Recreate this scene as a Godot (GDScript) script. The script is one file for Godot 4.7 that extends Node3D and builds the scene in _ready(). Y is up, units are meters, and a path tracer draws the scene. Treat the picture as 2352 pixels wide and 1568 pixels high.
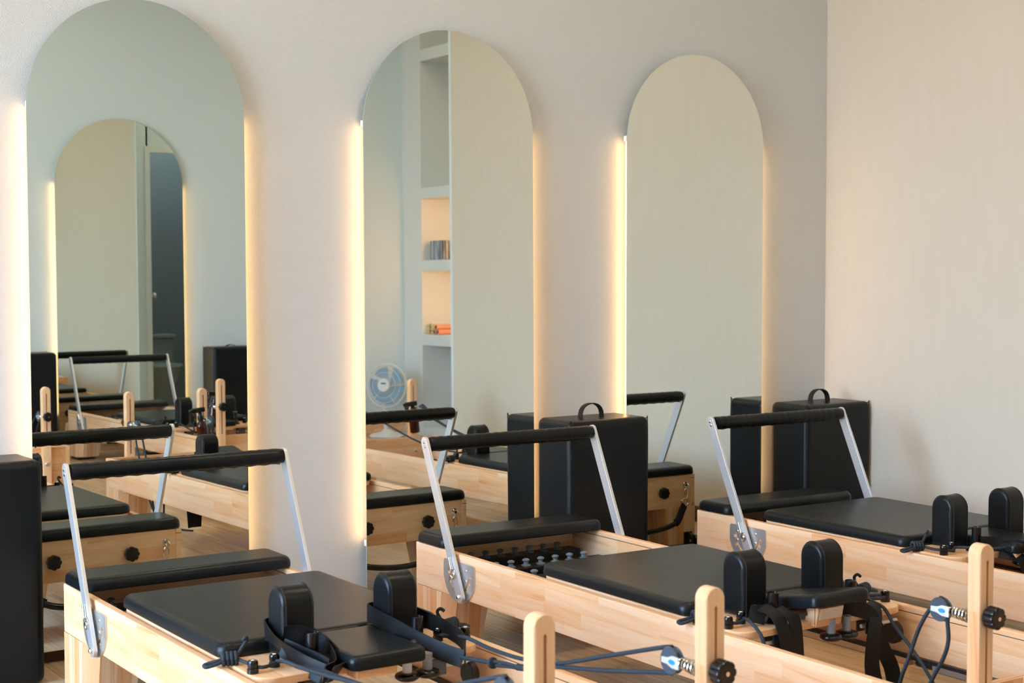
extends Node3D

# ------------------------------------------------------------------ mesh building
class MB:
	var T := PackedVector3Array()
	var xf := Transform3D()
	func tri(a: Vector3, b: Vector3, c: Vector3) -> void:
		T.append(xf * a); T.append(xf * b); T.append(xf * c)
	func quad(a: Vector3, b: Vector3, c: Vector3, d: Vector3) -> void:
		tri(a, b, c); tri(a, c, d)
	# box with rounded edges; k = 1 is a plain chamfer
	func rbox(c: Vector3, s: Vector3, r := 0.003, k := 1) -> void:
		var h := s * 0.5
		r = minf(r, minf(h.x, minf(h.y, h.z)) * 0.98)
		var inn := h - Vector3(r, r, r)
		for ax in 3:
			for sg in [-1.0, 1.0]:
				var b := (ax + 1) % 3
				var d := (ax + 2) % 3
				var lb := _lines(h[b], r, k)
				var ld := _lines(h[d], r, k)
				for i in lb.size() - 1:
					for j in ld.size() - 1:
						var q := []
						for e in [[i, j], [i + 1, j], [i + 1, j + 1], [i, j + 1]]:
							var p := Vector3()
							p[ax] = h[ax] * sg; p[b] = lb[e[0]]; p[d] = ld[e[1]]
							var o := p.clamp(-inn, inn)
							q.append(c + o + (p - o).normalized() * r)
						if sg > 0: quad(q[0], q[1], q[2], q[3])
						else: quad(q[3], q[2], q[1], q[0])
	func _lines(h: float, r: float, k: int) -> Array:
		var out := []
		for i in k + 1:
			out.append(-h + r - r * tan(PI / 4 * (1.0 - float(i) / k)))
		for i in k + 1:
			out.append(h - r + r * tan(PI / 4 * float(i) / k))
		return out
	func box(a: Vector3, b: Vector3, r := 0.002, k := 1) -> void:
		rbox((a + b) * 0.5, (b - a).abs(), r, k)
	# stacked rings of one outline, each inset and lifted; outline in the plane ex, ey; closed at both ends
	func layers(poly: PackedVector2Array, prof: Array, o: Vector3, ex: Vector3, ey: Vector3, keep := PackedByteArray()) -> void:
		var p := poly.duplicate()
		var kp := keep
		if Geometry2D.is_polygon_clockwise(p):
			p.reverse()
			kp = keep.duplicate(); kp.reverse()
		var ez := ex.cross(ey).normalized()
		var n := p.size()
		var nr := PackedVector2Array()
		for i in n:
			var a := (p[i] - p[(i - 1 + n) % n]).normalized()
			var b := (p[(i + 1) % n] - p[i]).normalized()
			var na := Vector2(-a.y, a.x)
			var nb := Vector2(-b.y, b.x)
			var m := (na + nb).normalized()
			nr.append(m / maxf(0.35, m.dot(na)))
		var rings := []
		for q in prof:
			var ring := PackedVector3Array()
			for i in n:
				var ins: float = q[0]
				if kp.size() == n and kp[i] == 1: ins = 0.0
				var v: Vector2 = p[i] + nr[i] * ins
				if kp.size() == n and kp[i] == 2: v = p[i] - Vector2(0, float(q[0]))
				ring.append(o + ex * v.x + ey * v.y + ez * float(q[1]))
			rings.append(ring)
		for l in rings.size() - 1:
			for i in n:
				var j := (i + 1) % n
				quad(rings[l][i], rings[l][j], rings[l + 1][j], rings[l + 1][i])
		for e in [0, rings.size() - 1]:
			var flat := PackedVector2Array()
			for i in n:
				var ins: float = prof[e][0]
				if kp.size() == n and kp[i] == 1: ins = 0.0
				flat.append(p[i] - Vector2(0, float(prof[e][0])) if kp.size() == n and kp[i] == 2 else p[i] + nr[i] * ins)
			var ix := Geometry2D.triangulate_polygon(flat)
			for t in range(0, ix.size(), 3):
				var a: Vector3 = rings[e][ix[t]]
				var b: Vector3 = rings[e][ix[t + 1]]
				var c: Vector3 = rings[e][ix[t + 2]]
				var up := (b - a).cross(c - a).dot(ez) > 0
				if up == (e > 0): tri(a, b, c)
				else: tri(a, c, b)
	func prism(poly: PackedVector2Array, d0: float, d1: float, o: Vector3, ex: Vector3, ey: Vector3, bev := 0.0, keep := PackedByteArray()) -> void:
		if bev > 0.0:
			layers(poly, [[bev, d0], [bev * 0.3, d0 + bev * 0.3], [0, d0 + bev], [0, d1 - bev], [bev * 0.3, d1 - bev * 0.3], [bev, d1]], o, ex, ey, keep)
		else:
			layers(poly, [[0, d0], [0, d1]], o, ex, ey, keep)
	# horizontal cushion: outline in (x, z), from y0 to y1
	func slab(poly: PackedVector2Array, y0: float, y1: float, rt: float, rb: float) -> void:
		var pr := [[rb, y0]]
		for i in 3:
			var a := PI / 2 * (i + 1) / 3.0
			pr.append([rb * (1 - sin(a)), y0 + rb * (1 - cos(a))])
		for i in 5:
			var a := PI / 2 * i / 4.0
			pr.append([rt * (1 - cos(a)), y1 - rt + rt * sin(a)])
		var q := PackedVector2Array()
		for v in poly: q.append(Vector2(v.x, -v.y))
		layers(q, pr, Vector3.ZERO, Vector3.RIGHT, Vector3.FORWARD)
	func tube(path: PackedVector3Array, r, n := 10, caps := true) -> void:
		var m := path.size()
		var rings := []
		var up := Vector3.UP
		var t0 := (path[1] - path[0]).normalized()
		if absf(t0.dot(up)) > 0.9: up = Vector3.RIGHT
		var side := t0.cross(up).normalized()
		for i in m:
			var t := (path[mini(i + 1, m - 1)] - path[maxi(i - 1, 0)]).normalized()
			side = (side - t * side.dot(t)).normalized()
			var bn := side.cross(t)
			var rr: float = r[i] if r is Array or r is PackedFloat32Array else r
			var ring := PackedVector3Array()
			for k in n:
				var a := TAU * k / n
				ring.append(path[i] + (side * cos(a) + bn * sin(a)) * rr)
			rings.append(ring)
		for i in m - 1:
			for k in n:
				var j := (k + 1) % n
				quad(rings[i][j], rings[i][k], rings[i + 1][k], rings[i + 1][j])
		if caps:
			for k in range(1, n - 1):
				tri(rings[0][0], rings[0][k], rings[0][k + 1])
				tri(rings[m - 1][0], rings[m - 1][k + 1], rings[m - 1][k])
	# flat webbing: path and the direction across it at every point
	func ribbon(path: PackedVector3Array, across: PackedVector3Array, w: float, t: float) -> void:
		var m := path.size()
		var rings := []
		for i in m:
			var d := (path[mini(i + 1, m - 1)] - path[maxi(i - 1, 0)]).normalized()
			var s := (across[i] - d * across[i].dot(d)).normalized()
			var nn := s.cross(d)
			rings.append([path[i] - s * w / 2 - nn * t / 2, path[i] + s * w / 2 - nn * t / 2, path[i] + s * w / 2 + nn * t / 2, path[i] - s * w / 2 + nn * t / 2])
		for i in m - 1:
			for k in 4:
				var j := (k + 1) % 4
				quad(rings[i][k], rings[i][j], rings[i + 1][j], rings[i + 1][k])
		quad(rings[0][3], rings[0][2], rings[0][1], rings[0][0])
		quad(rings[m - 1][0], rings[m - 1][1], rings[m - 1][2], rings[m - 1][3])
	# surface of revolution round y: profile of Vector2(radius, height) from below to above
	func lathe(prof: Array, n := 20) -> void:
		for i in prof.size() - 1:
			var a: Vector2 = prof[i]
			var b: Vector2 = prof[i + 1]
			for k in n:
				var p := TAU * k / n
				var q := TAU * (k + 1) / n
				var a0 := Vector3(a.x * cos(p), a.y, -a.x * sin(p))
				var a1 := Vector3(a.x * cos(q), a.y, -a.x * sin(q))
				var b0 := Vector3(b.x * cos(p), b.y, -b.x * sin(p))
				var b1 := Vector3(b.x * cos(q), b.y, -b.x * sin(q))
				if a.x > 1e-6: tri(a0, a1, b1)
				if b.x > 1e-6: tri(a0, b1, b0)
	func cyl(a: Vector3, b: Vector3, r: float, n := 16, bev := 0.0) -> void:
		var d := (b - a)
		var l := d.length()
		var y := d / l
		var x := y.cross(Vector3.UP if absf(y.y) < 0.9 else Vector3.RIGHT).normalized()
		var keepx := xf
		xf = xf * Transform3D(Basis(x, y, x.cross(y)), a)
		if bev > 0: lathe([Vector2(0, 0), Vector2(r - bev, 0), Vector2(r, bev), Vector2(r, l - bev), Vector2(r - bev, l), Vector2(0, l)], n)
		else: lathe([Vector2(0, 0), Vector2(r, 0), Vector2(r, l), Vector2(0, l)], n)
		xf = keepx
	func torus(c: Vector3, nrm: Vector3, R: float, r: float, n := 24, m := 8, sx := 1.0) -> void:
		var x := nrm.cross(Vector3.UP if absf(nrm.y) < 0.9 else Vector3.RIGHT).normalized()
		var y := nrm.cross(x)
		var path := PackedVector3Array()
		for i in n + 1:
			var a := TAU * i / n
			path.append(c + x * cos(a) * R + y * sin(a) * R * sx)
		tube(path, r, m, false)
	# grain: axis the texture's u runs along (0 x, 1 y, 2 z), -1 for none
	func mesh(deg := 35.0, grain := -1, off := Vector2.ZERO, sc := Vector2(0.625, 2.0)) -> ArrayMesh:
		var n := T.size() / 3
		var fn := PackedVector3Array()
		fn.resize(n)
		var at := {}
		for t in n:
			var f := (T[t * 3 + 1] - T[t * 3]).cross(T[t * 3 + 2] - T[t * 3])
			fn[t] = f
			for k in 3:
				var key := Vector3i((T[t * 3 + k] * 20000.0).round())
				if at.has(key): at[key].append(t)
				else: at[key] = [t]
		var V := PackedVector3Array()
		var N := PackedVector3Array()
		var U := PackedVector2Array()
		var lim := cos(deg_to_rad(deg))
		for t in n:
			if fn[t].length() < 1e-14: continue
			var own := fn[t].normalized()
			for k in [0, 2, 1]:
				var p := T[t * 3 + k]
				var s := Vector3.ZERO
				for o in at[Vector3i((p * 20000.0).round())]:
					if fn[o].normalized().dot(own) > lim: s += fn[o]
				V.append(p); N.append(s.normalized())
				if grain >= 0:
					var a := own.abs()
					var g := grain
					var b := (g + 1) % 3
					var c := (g + 2) % 3
					if a[g] > 0.8: U.append(Vector2(p[b] * 0.35, p[c]) * sc + off)
					else: U.append(Vector2(p[g], p[b] if a[b] < a[c] else p[c]) * sc + off)
				else: U.append(Vector2(p.x, p.y))
		var arr := []
		arr.resize(Mesh.ARRAY_MAX)
		arr[Mesh.ARRAY_VERTEX] = V
		arr[Mesh.ARRAY_NORMAL] = N
		arr[Mesh.ARRAY_TEX_UV] = U
		var m := ArrayMesh.new()
		m.add_surface_from_arrays(Mesh.PRIMITIVE_TRIANGLES, arr)
		return m

# ------------------------------------------------------------------ helpers
var M := {}
var cache := {}
var names := {}
var rng := RandomNumberGenerator.new()

func numbered(called: String) -> String:
	if not names.has(called):
		names[called] = 0
		return called
	names[called] += 1
	return "%s_%03d" % [called, names[called]]

func obj(called: String, mesh: Mesh, mat: Material, parent: Node = null, at := Transform3D()) -> MeshInstance3D:
	var o := MeshInstance3D.new()
	o.mesh = mesh
	o.material_override = mat
	o.transform = at
	if parent == null:
		o.name = numbered(called)
		add_child(o, true)
	else:
		o.name = called
		parent.add_child(o, true)
	return o

func thing(called: String, label: String, category: String, at := Vector3.ZERO, turn := 0.0, group := "") -> Node3D:
	var o := Node3D.new()
	o.name = numbered(called)
	add_child(o, true)
	o.position = at
	o.rotation.y = turn
	tag(o, label, category, group)
	return o

func tag(o: Node, label: String, category := "", group := "") -> Node:
	o.set_meta("label", label)
	if category: o.set_meta("category", category)
	if group: o.set_meta("group", group)
	return o

func struct(o: Node, label := "") -> Node:
	o.set_meta("kind", "structure")
	if label: o.set_meta("label", label)
	return o

func cached(key: String, make: Callable, deg := 35.0, grain := -1, off := Vector2.ZERO, sc := Vector2(0.625, 2.0)) -> Mesh:
	if not cache.has(key):
		var b := MB.new()
		make.call(b)
		cache[key] = b.mesh(deg, grain, off, sc)
	return cache[key]

func rrect(x0: float, z0: float, x1: float, z1: float, r: float, k := 5) -> PackedVector2Array:
	var p := PackedVector2Array()
	for c in [[x1 - r, z1 - r, 0.0], [x0 + r, z1 - r, 90.0], [x0 + r, z0 + r, 180.0], [x1 - r, z0 + r, 270.0]]:
		for i in k + 1:
			var a := deg_to_rad(c[2] + 90.0 * i / k)
			p.append(Vector2(c[0] + r * cos(a), c[1] + r * sin(a)))
	return p

func arch(w: float, y0: float, yc: float, k := 24) -> PackedVector2Array:
	var p := PackedVector2Array([Vector2(0, y0), Vector2(w, y0)])
	for i in k + 1:
		var a := PI * i / k
		p.append(Vector2(w / 2 + w / 2 * cos(a), yc + w / 2 * sin(a)))
	return p

func curve(pts: Array, sub := 6) -> PackedVector3Array:
	var out := PackedVector3Array()
	var n := pts.size()
	for i in n - 1:
		var p0: Vector3 = pts[maxi(i - 1, 0)]
		var p1: Vector3 = pts[i]
		var p2: Vector3 = pts[i + 1]
		var p3: Vector3 = pts[mini(i + 2, n - 1)]
		for k in sub:
			out.append(p1.cubic_interpolate(p2, p0, p3, float(k) / sub))
	out.append(pts[n - 1])
	return out

func lobes(r: float, n := 8, d := 0.17, k := 96) -> PackedVector2Array:
	var p := PackedVector2Array()
	for i in k:
		var a := TAU * i / k
		p.append(Vector2(cos(a), sin(a)) * r * (1 - d + d * pow(absf(cos(a * n * 0.5)), 0.55)))
	return p

func mat(color: Color, rough: float, metal := 0.0, spec := 0.5) -> StandardMaterial3D:
	var m := StandardMaterial3D.new()
	m.albedo_color = color
	m.roughness = rough
	m.metallic = metal
	m.metallic_specular = spec
	return m

func noise_tex(freq: float, size := 512, type := FastNoiseLite.TYPE_SIMPLEX_SMOOTH, oct := 4, sd := 1) -> NoiseTexture2D:
	var f := FastNoiseLite.new()
	f.noise_type = type
	f.frequency = freq
	f.fractal_octaves = oct
	f.seed = sd
	var t := NoiseTexture2D.new()
	t.width = size
	t.height = size
	t.seamless = true
	t.noise = f
	return t

func glow(color: Color, e: float) -> StandardMaterial3D:
	var m := mat(color, 0.6)
	m.emission_enabled = true
	m.emission = color
	m.emission_energy_multiplier = e
	return m

# laminated rubberwood: finger-jointed staves of uneven tone with fine grain
func wood_image(w: int, h: int, rows: int, sd: int, light: Color, dark: Color) -> ImageTexture:
	var im := Image.create(w, h, false, Image.FORMAT_RGB8)
	var r := RandomNumberGenerator.new()
	r.seed = sd
	var f := FastNoiseLite.new()
	f.seed = sd
	f.frequency = 0.02
	f.fractal_octaves = 3
	var rh := h / rows
	for row in rows:
		var x := 0
		var first := -1
		while x < w:
			var ln := int(w * r.randf_range(0.13, 0.34))
			if w - x - ln < w * 0.1: ln = w - x
			var tone := clampf(r.randfn(0.42, 0.24), 0.0, 1.0)
			var ox := r.randf() * 4000.0
			var oy := r.randf() * 4000.0
			var slope := r.randf_range(-0.12, 0.12)
			for yy in rh:
				for xx in ln:
					var gx := float(x + xx)
					var gy := float(yy) + slope * xx
					var g := f.get_noise_2d(ox + gx * 0.10, oy + gy * 1.6)
					var fine := f.get_noise_2d(oy + gx * 0.5, ox + gy * 9.0)
					var v := clampf(tone + g * 0.42 + fine * 0.16, 0.0, 1.0)
					var c := light.lerp(dark, v)
					if g > 0.42: c = c.lerp(Color(0.70, 0.42, 0.22), (g - 0.42) * 0.8)
					im.set_pixel(x + xx, row * rh + yy, c)
			x += ln
	im.generate_mipmaps()
	return ImageTexture.create_from_image(im)

func plank_image(sd: int, light: Color, dark: Color) -> ImageTexture:
	var w := 512
	var h := 96
	var im := Image.create(w, h, false, Image.FORMAT_RGB8)
	var f := FastNoiseLite.new()
	f.seed = sd
	f.frequency = 0.02
	f.fractal_octaves = 4
	for y in h:
		var band := f.get_noise_2d(900.0, y * 3.2) * 0.5
		for x in w:
			var g := f.get_noise_2d(x * 0.22, y * 5.0)
			var k := f.get_noise_2d(500.0 + x * 0.09, y * 1.4)
			im.set_pixel(x, y, light.lerp(dark, clampf(0.45 + band * 0.7 + g * 0.55 + k * 0.5, 0.0, 1.0)))
	return ImageTexture.create_from_image(im)

func materials() -> void:
	var wall := mat(Color(0.805, 0.812, 0.808), 0.85, 0.0, 0.3)
	wall.heightmap_enabled = true
	wall.heightmap_texture = noise_tex(0.085, 512, FastNoiseLite.TYPE_SIMPLEX, 2, 4)
	wall.heightmap_scale = 0.085
	wall.uv1_triplanar = true
	wall.uv1_world_triplanar = true
	wall.uv1_scale = Vector3(3.6, 3.6, 3.6)
	M.wall = wall
	var cool := wall.duplicate()
	cool.albedo_color = Color(0.83, 0.875, 0.885)
	M.wall_cool = cool
	var cream := mat(Color(0.80, 0.75, 0.675), 0.8, 0.0, 0.3)
	var nt := noise_tex(0.012, 512, FastNoiseLite.TYPE_SIMPLEX_SMOOTH, 4, 9)
	var gr := Gradient.new()
	gr.set_color(0, Color(0.985, 0.983, 0.975))
	gr.set_color(1, Color(1, 1, 1))
	nt.color_ramp = gr
	cream.albedo_texture = nt
	cream.uv1_triplanar = true
	cream.uv1_world_triplanar = true
	cream.uv1_scale = Vector3(2.4, 0.5, 2.4)
	M.cream = cream
	M.white = mat(Color(0.86, 0.87, 0.86), 0.6)
	M.ceiling = mat(Color(0.90, 0.87, 0.81), 0.9)
	M.slate = mat(Color(0.46, 0.48, 0.485), 0.7)
	M.mirror = mat(Color(0.915, 0.94, 0.92), 0.0, 1.0)
	M.mirror_edge = mat(Color(0.62, 0.72, 0.70), 0.2, 0.3)
	M.wood = []
	for i in 2:
		var w := mat(Color(1, 1, 1), 0.42, 0.0, 0.45)
		w.albedo_texture = wood_image(1024, 512, 10, 11 + i, Color(0.955, 0.79, 0.625), Color(0.905, 0.65, 0.43))
		M.wood.append(w)
	M.ply = mat(Color(0.905, 0.80, 0.645), 0.45)
	M.leather = mat(Color(0.06, 0.078, 0.087), 0.34, 0.0, 0.36)
	var lt := noise_tex(0.12, 256, FastNoiseLite.TYPE_CELLULAR, 2, 21)
	M.leather.heightmap_enabled = true
	M.leather.heightmap_texture = lt
	M.leather.heightmap_scale = 0.012
	M.leather.uv1_triplanar = true
	M.leather.uv1_scale = Vector3(14, 14, 14)
	M.seam = mat(Color(0.07, 0.07, 0.07), 0.5)
	M.alu = mat(Color(0.90, 0.90, 0.90), 0.45, 0.85)
	M.steel = mat(Color(0.80, 0.79, 0.77), 0.4, 0.85)
	M.dark_metal = mat(Color(0.34, 0.36, 0.38), 0.4, 0.7)
	M.chrome = mat(Color(0.88, 0.87, 0.85), 0.12, 1.0)
	M.black = mat(Color(0.09, 0.09, 0.09), 0.4)
	M.gloss = mat(Color(0.06, 0.06, 0.065), 0.2)
	M.web = mat(Color(0.055, 0.06, 0.066), 0.55, 0.0, 0.4)
	M.web.heightmap_enabled = true
	M.web.heightmap_texture = noise_tex(0.03, 128, FastNoiseLite.TYPE_VALUE, 1, 3)
	M.web.heightmap_scale = 0.02
	M.web.uv1_triplanar = true
	M.web.uv1_scale = Vector3(30, 30, 30)
	M.rope = mat(Color(0.12, 0.165, 0.20), 0.7)
	M.peg = mat(Color(0.42, 0.46, 0.48), 0.5)
	M.pulley = mat(Color(0.25, 0.29, 0.33), 0.35)
	M.blue = mat(Color(0.13, 0.55, 0.88), 0.4)
	M.plastic = mat(Color(0.90, 0.90, 0.89), 0.35)
	M.grey = mat(Color(0.55, 0.55, 0.56), 0.4)
	var amber := mat(Color(0.20, 0.065, 0.025), 0.12)
	M.amber = amber
	M.skirt = mat(Color(1, 1, 1), 0.5)
	M.skirt.albedo_texture = plank_image(77, Color(0.40, 0.28, 0.19), Color(0.22, 0.14, 0.09))
	M.board = mat(Color(1, 1, 1), 0.45)
	M.board.albedo_texture = plank_image(91, Color(0.66, 0.50, 0.35), Color(0.54, 0.40, 0.27))
	M.toilet = mat(Color(0.52, 0.55, 0.53), 0.3)  # white porcelain greyed: the unlit look is in the colour
	M.plank = []
	var tones := [[0.88, 0.77, 0.625, 0.68, 0.545, 0.40], [0.86, 0.735, 0.59, 0.64, 0.505, 0.36], [0.91, 0.81, 0.67, 0.74, 0.615, 0.47], [0.83, 0.70, 0.55, 0.60, 0.475, 0.34], [0.87, 0.77, 0.645, 0.70, 0.58, 0.45], [0.86, 0.725, 0.565, 0.66, 0.525, 0.38]]
	for i in tones.size():
		var t: Array = tones[i]
		var p := mat(Color(1, 1, 1), 0.3, 0.0, 0.5)
		p.albedo_texture = plank_image(31 + i, Color(t[0], t[1], t[2]), Color(t[3], t[4], t[5]))
		M.plank.append(p)
	var glass := mat(Color(0.9, 0.95, 0.95, 0.06), 0.02)
	glass.transparency = BaseMaterial3D.TRANSPARENCY_ALPHA
	M.glass = glass
	var fan := mat(Color(0.42, 0.66, 0.78, 0.75), 0.3)
	fan.transparency = BaseMaterial3D.TRANSPARENCY_ALPHA
	M.fan_blade = fan
	M.led = glow(Color(1.0, 0.80, 0.56), 5.0)
	M.lamp = glow(Color(1.0, 0.93, 0.82), 2.0)  # glow of the added ceiling panels and bathroom lamp
	M.niche_led = glow(Color(1.0, 0.80, 0.55), 2.5)

# ------------------------------------------------------------------ constants read from the photograph
const W := 0.719
const H := 0.3624
const LEN := 2.458
const FRONT := 6.395
const RIGHT := 3.85
const FAR := 5.16
const LEFT := -4.6
const CEIL := 4.0
const SPRING := 1.923

func area(called: String, parent: Node, at: Vector3, towards: Vector3, size: Vector2, color: Color, energy: float) -> void:
	var l := AreaLight3D.new()
	l.name = called
	parent.add_child(l, true)
	l.position = at
	var up := Vector3.UP if absf(towards.y) < 0.9 else Vector3.FORWARD
	l.basis = Basis.looking_at(towards, up)
	l.area_size = size
	l.light_color = color
	l.light_energy = energy
	l.area_range = 30.0
	l.area_attenuation = 2.0
	l.shadow_enabled = true

func _ready() -> void:
	rng.seed = 5
	# ---- camera
	var cam := Camera3D.new()
	cam.name = "camera"
	add_child(cam)
	var yaw := deg_to_rad(33.9265)
	var pit := deg_to_rad(2.8086)
	var rol := deg_to_rad(-0.0941)
	var fw := Vector3(sin(yaw) * cos(pit), -sin(pit), -cos(yaw) * cos(pit))
	var rt := Vector3(cos(yaw), 0, sin(yaw))
	var up := rt.cross(fw)
	cam.transform = Transform3D(Basis(rt * cos(rol) + up * sin(rol), up * cos(rol) - rt * sin(rol), -fw), Vector3(-1.5367, 1.3775, 5.2388))
	cam.fov = 25.272
	cam.near = 0.05
	var lens := CameraAttributesPhysical.new()
	lens.frustum_focal_length = 12.0 / tan(deg_to_rad(25.272 / 2.0))
	lens.frustum_focus_distance = 5.3
	lens.exposure_aperture = 5.6
	lens.frustum_near = 0.05
	lens.frustum_far = 200.0
	cam.attributes = lens
	cam.far = 200.0
	cam.current = true
	# ---- sky and exposure
	var env := Environment.new()
	env.background_mode = Environment.BG_SKY
	var sm := ProceduralSkyMaterial.new()
	sm.sky_top_color = Color(0.52, 0.70, 0.91)
	sm.sky_horizon_color = Color(0.82, 0.89, 0.95)
	sm.ground_horizon_color = Color(0.62, 0.62, 0.60)
	sm.ground_bottom_color = Color(0.45, 0.44, 0.42)
	sm.sky_energy_multiplier = 1.0
	var sky := Sky.new()
	sky.sky_material = sm
	env.sky = sky
	env.background_energy_multiplier = 36.0
	env.tonemap_mode = Environment.TONE_MAPPER_LINEAR
	env.tonemap_exposure = 1.08
	env.sdfgi_enabled = true
	env.ssao_enabled = true
	env.ssil_enabled = true
	var we := WorldEnvironment.new()
	we.name = "world_environment"
	we.environment = env
	add_child(we)
	materials()
	# ---- unseen ceiling panels, added as general fill light
	for p in [[-2.4, 1.7], [-0.2, 1.7], [2.0, 1.7], [-1.6, 4.7], [1.4, 4.7], [4.4, 4.3]]:
		fill_panel(Vector3(p[0], CEIL, p[1]), 1.3 if p[0] > 4.0 else 1.7)
	room()
	mirrors()
	# ---- exercise machines; r = carriage offset, tilt of headrest
	reformer({"at": Vector3(-0.0234, 0, 0.3964), "turn": -0.0023, "cv": 0.45, "tilt": 0.0, "style": 1, "label": "nearest wooden pilates reformer at lower left, straps wound round its shoulder rests"})
	reformer({"at": Vector3(1.2926, 0, 0.3927), "turn": -0.0136, "cv": 0.7675, "tilt": 0.19, "style": 2, "label": "middle wooden pilates reformer with raised headrest and exposed spring bars"})
	reformer({"at": Vector3(2.6341, 0, 0.4217), "turn": -0.0056, "cv": 0.35, "tilt": 0.0, "style": 3, "label": "wooden pilates reformer beside the cream wall at right"})
	reformer({"at": Vector3(2.815, 0, 6.03), "turn": PI, "cv": 0.93, "tilt": 0.0, "style": 0, "label": "wooden reformer of the opposite row, seen whole in the left mirror"})
	reformer({"at": Vector3(1.30, 0, 6.03), "turn": PI, "cv": 0.4, "tilt": 0.0, "style": 0, "label": "wooden reformer of the opposite row, only its post shows in the left mirror"})
	boxes()
	props()

# ------------------------------------------------------------------ room
func fill_panel(at: Vector3, energy: float) -> void:  # panel added out of view to brighten the room
	var t := thing("fill_panel", "added square fill light panel above the studio floor", "ceiling light", at, 0.0, "added fill lights out of view")
	obj("frame", cached("cl_frame", func(b): 
		for s in [-1, 1]:
			b.box(Vector3(-0.32, -0.02, s * 0.31 - 0.012), Vector3(0.32, 0, s * 0.31 + 0.012))
			b.box(Vector3(s * 0.31 - 0.012, -0.02, -0.3), Vector3(s * 0.31 + 0.012, 0, 0.3))), M.white, t)
	obj("diffuser", cached("cl_diff", func(b): b.box(Vector3(-0.3, -0.012, -0.3), Vector3(0.3, -0.002, 0.3))), M.lamp, t)
	area("panel_light", t, Vector3(0, -0.016, 0), Vector3.DOWN, Vector2(0.6, 0.6), Color(1.0, 0.915, 0.79), energy)

func wall(called: String, m: Material, parts: Array, label := "") -> void:
	var b := MB.new()
	for p in parts: b.box(p[0], p[1], 0.0005)
	struct(obj(called, b.mesh(), m), label)

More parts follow.
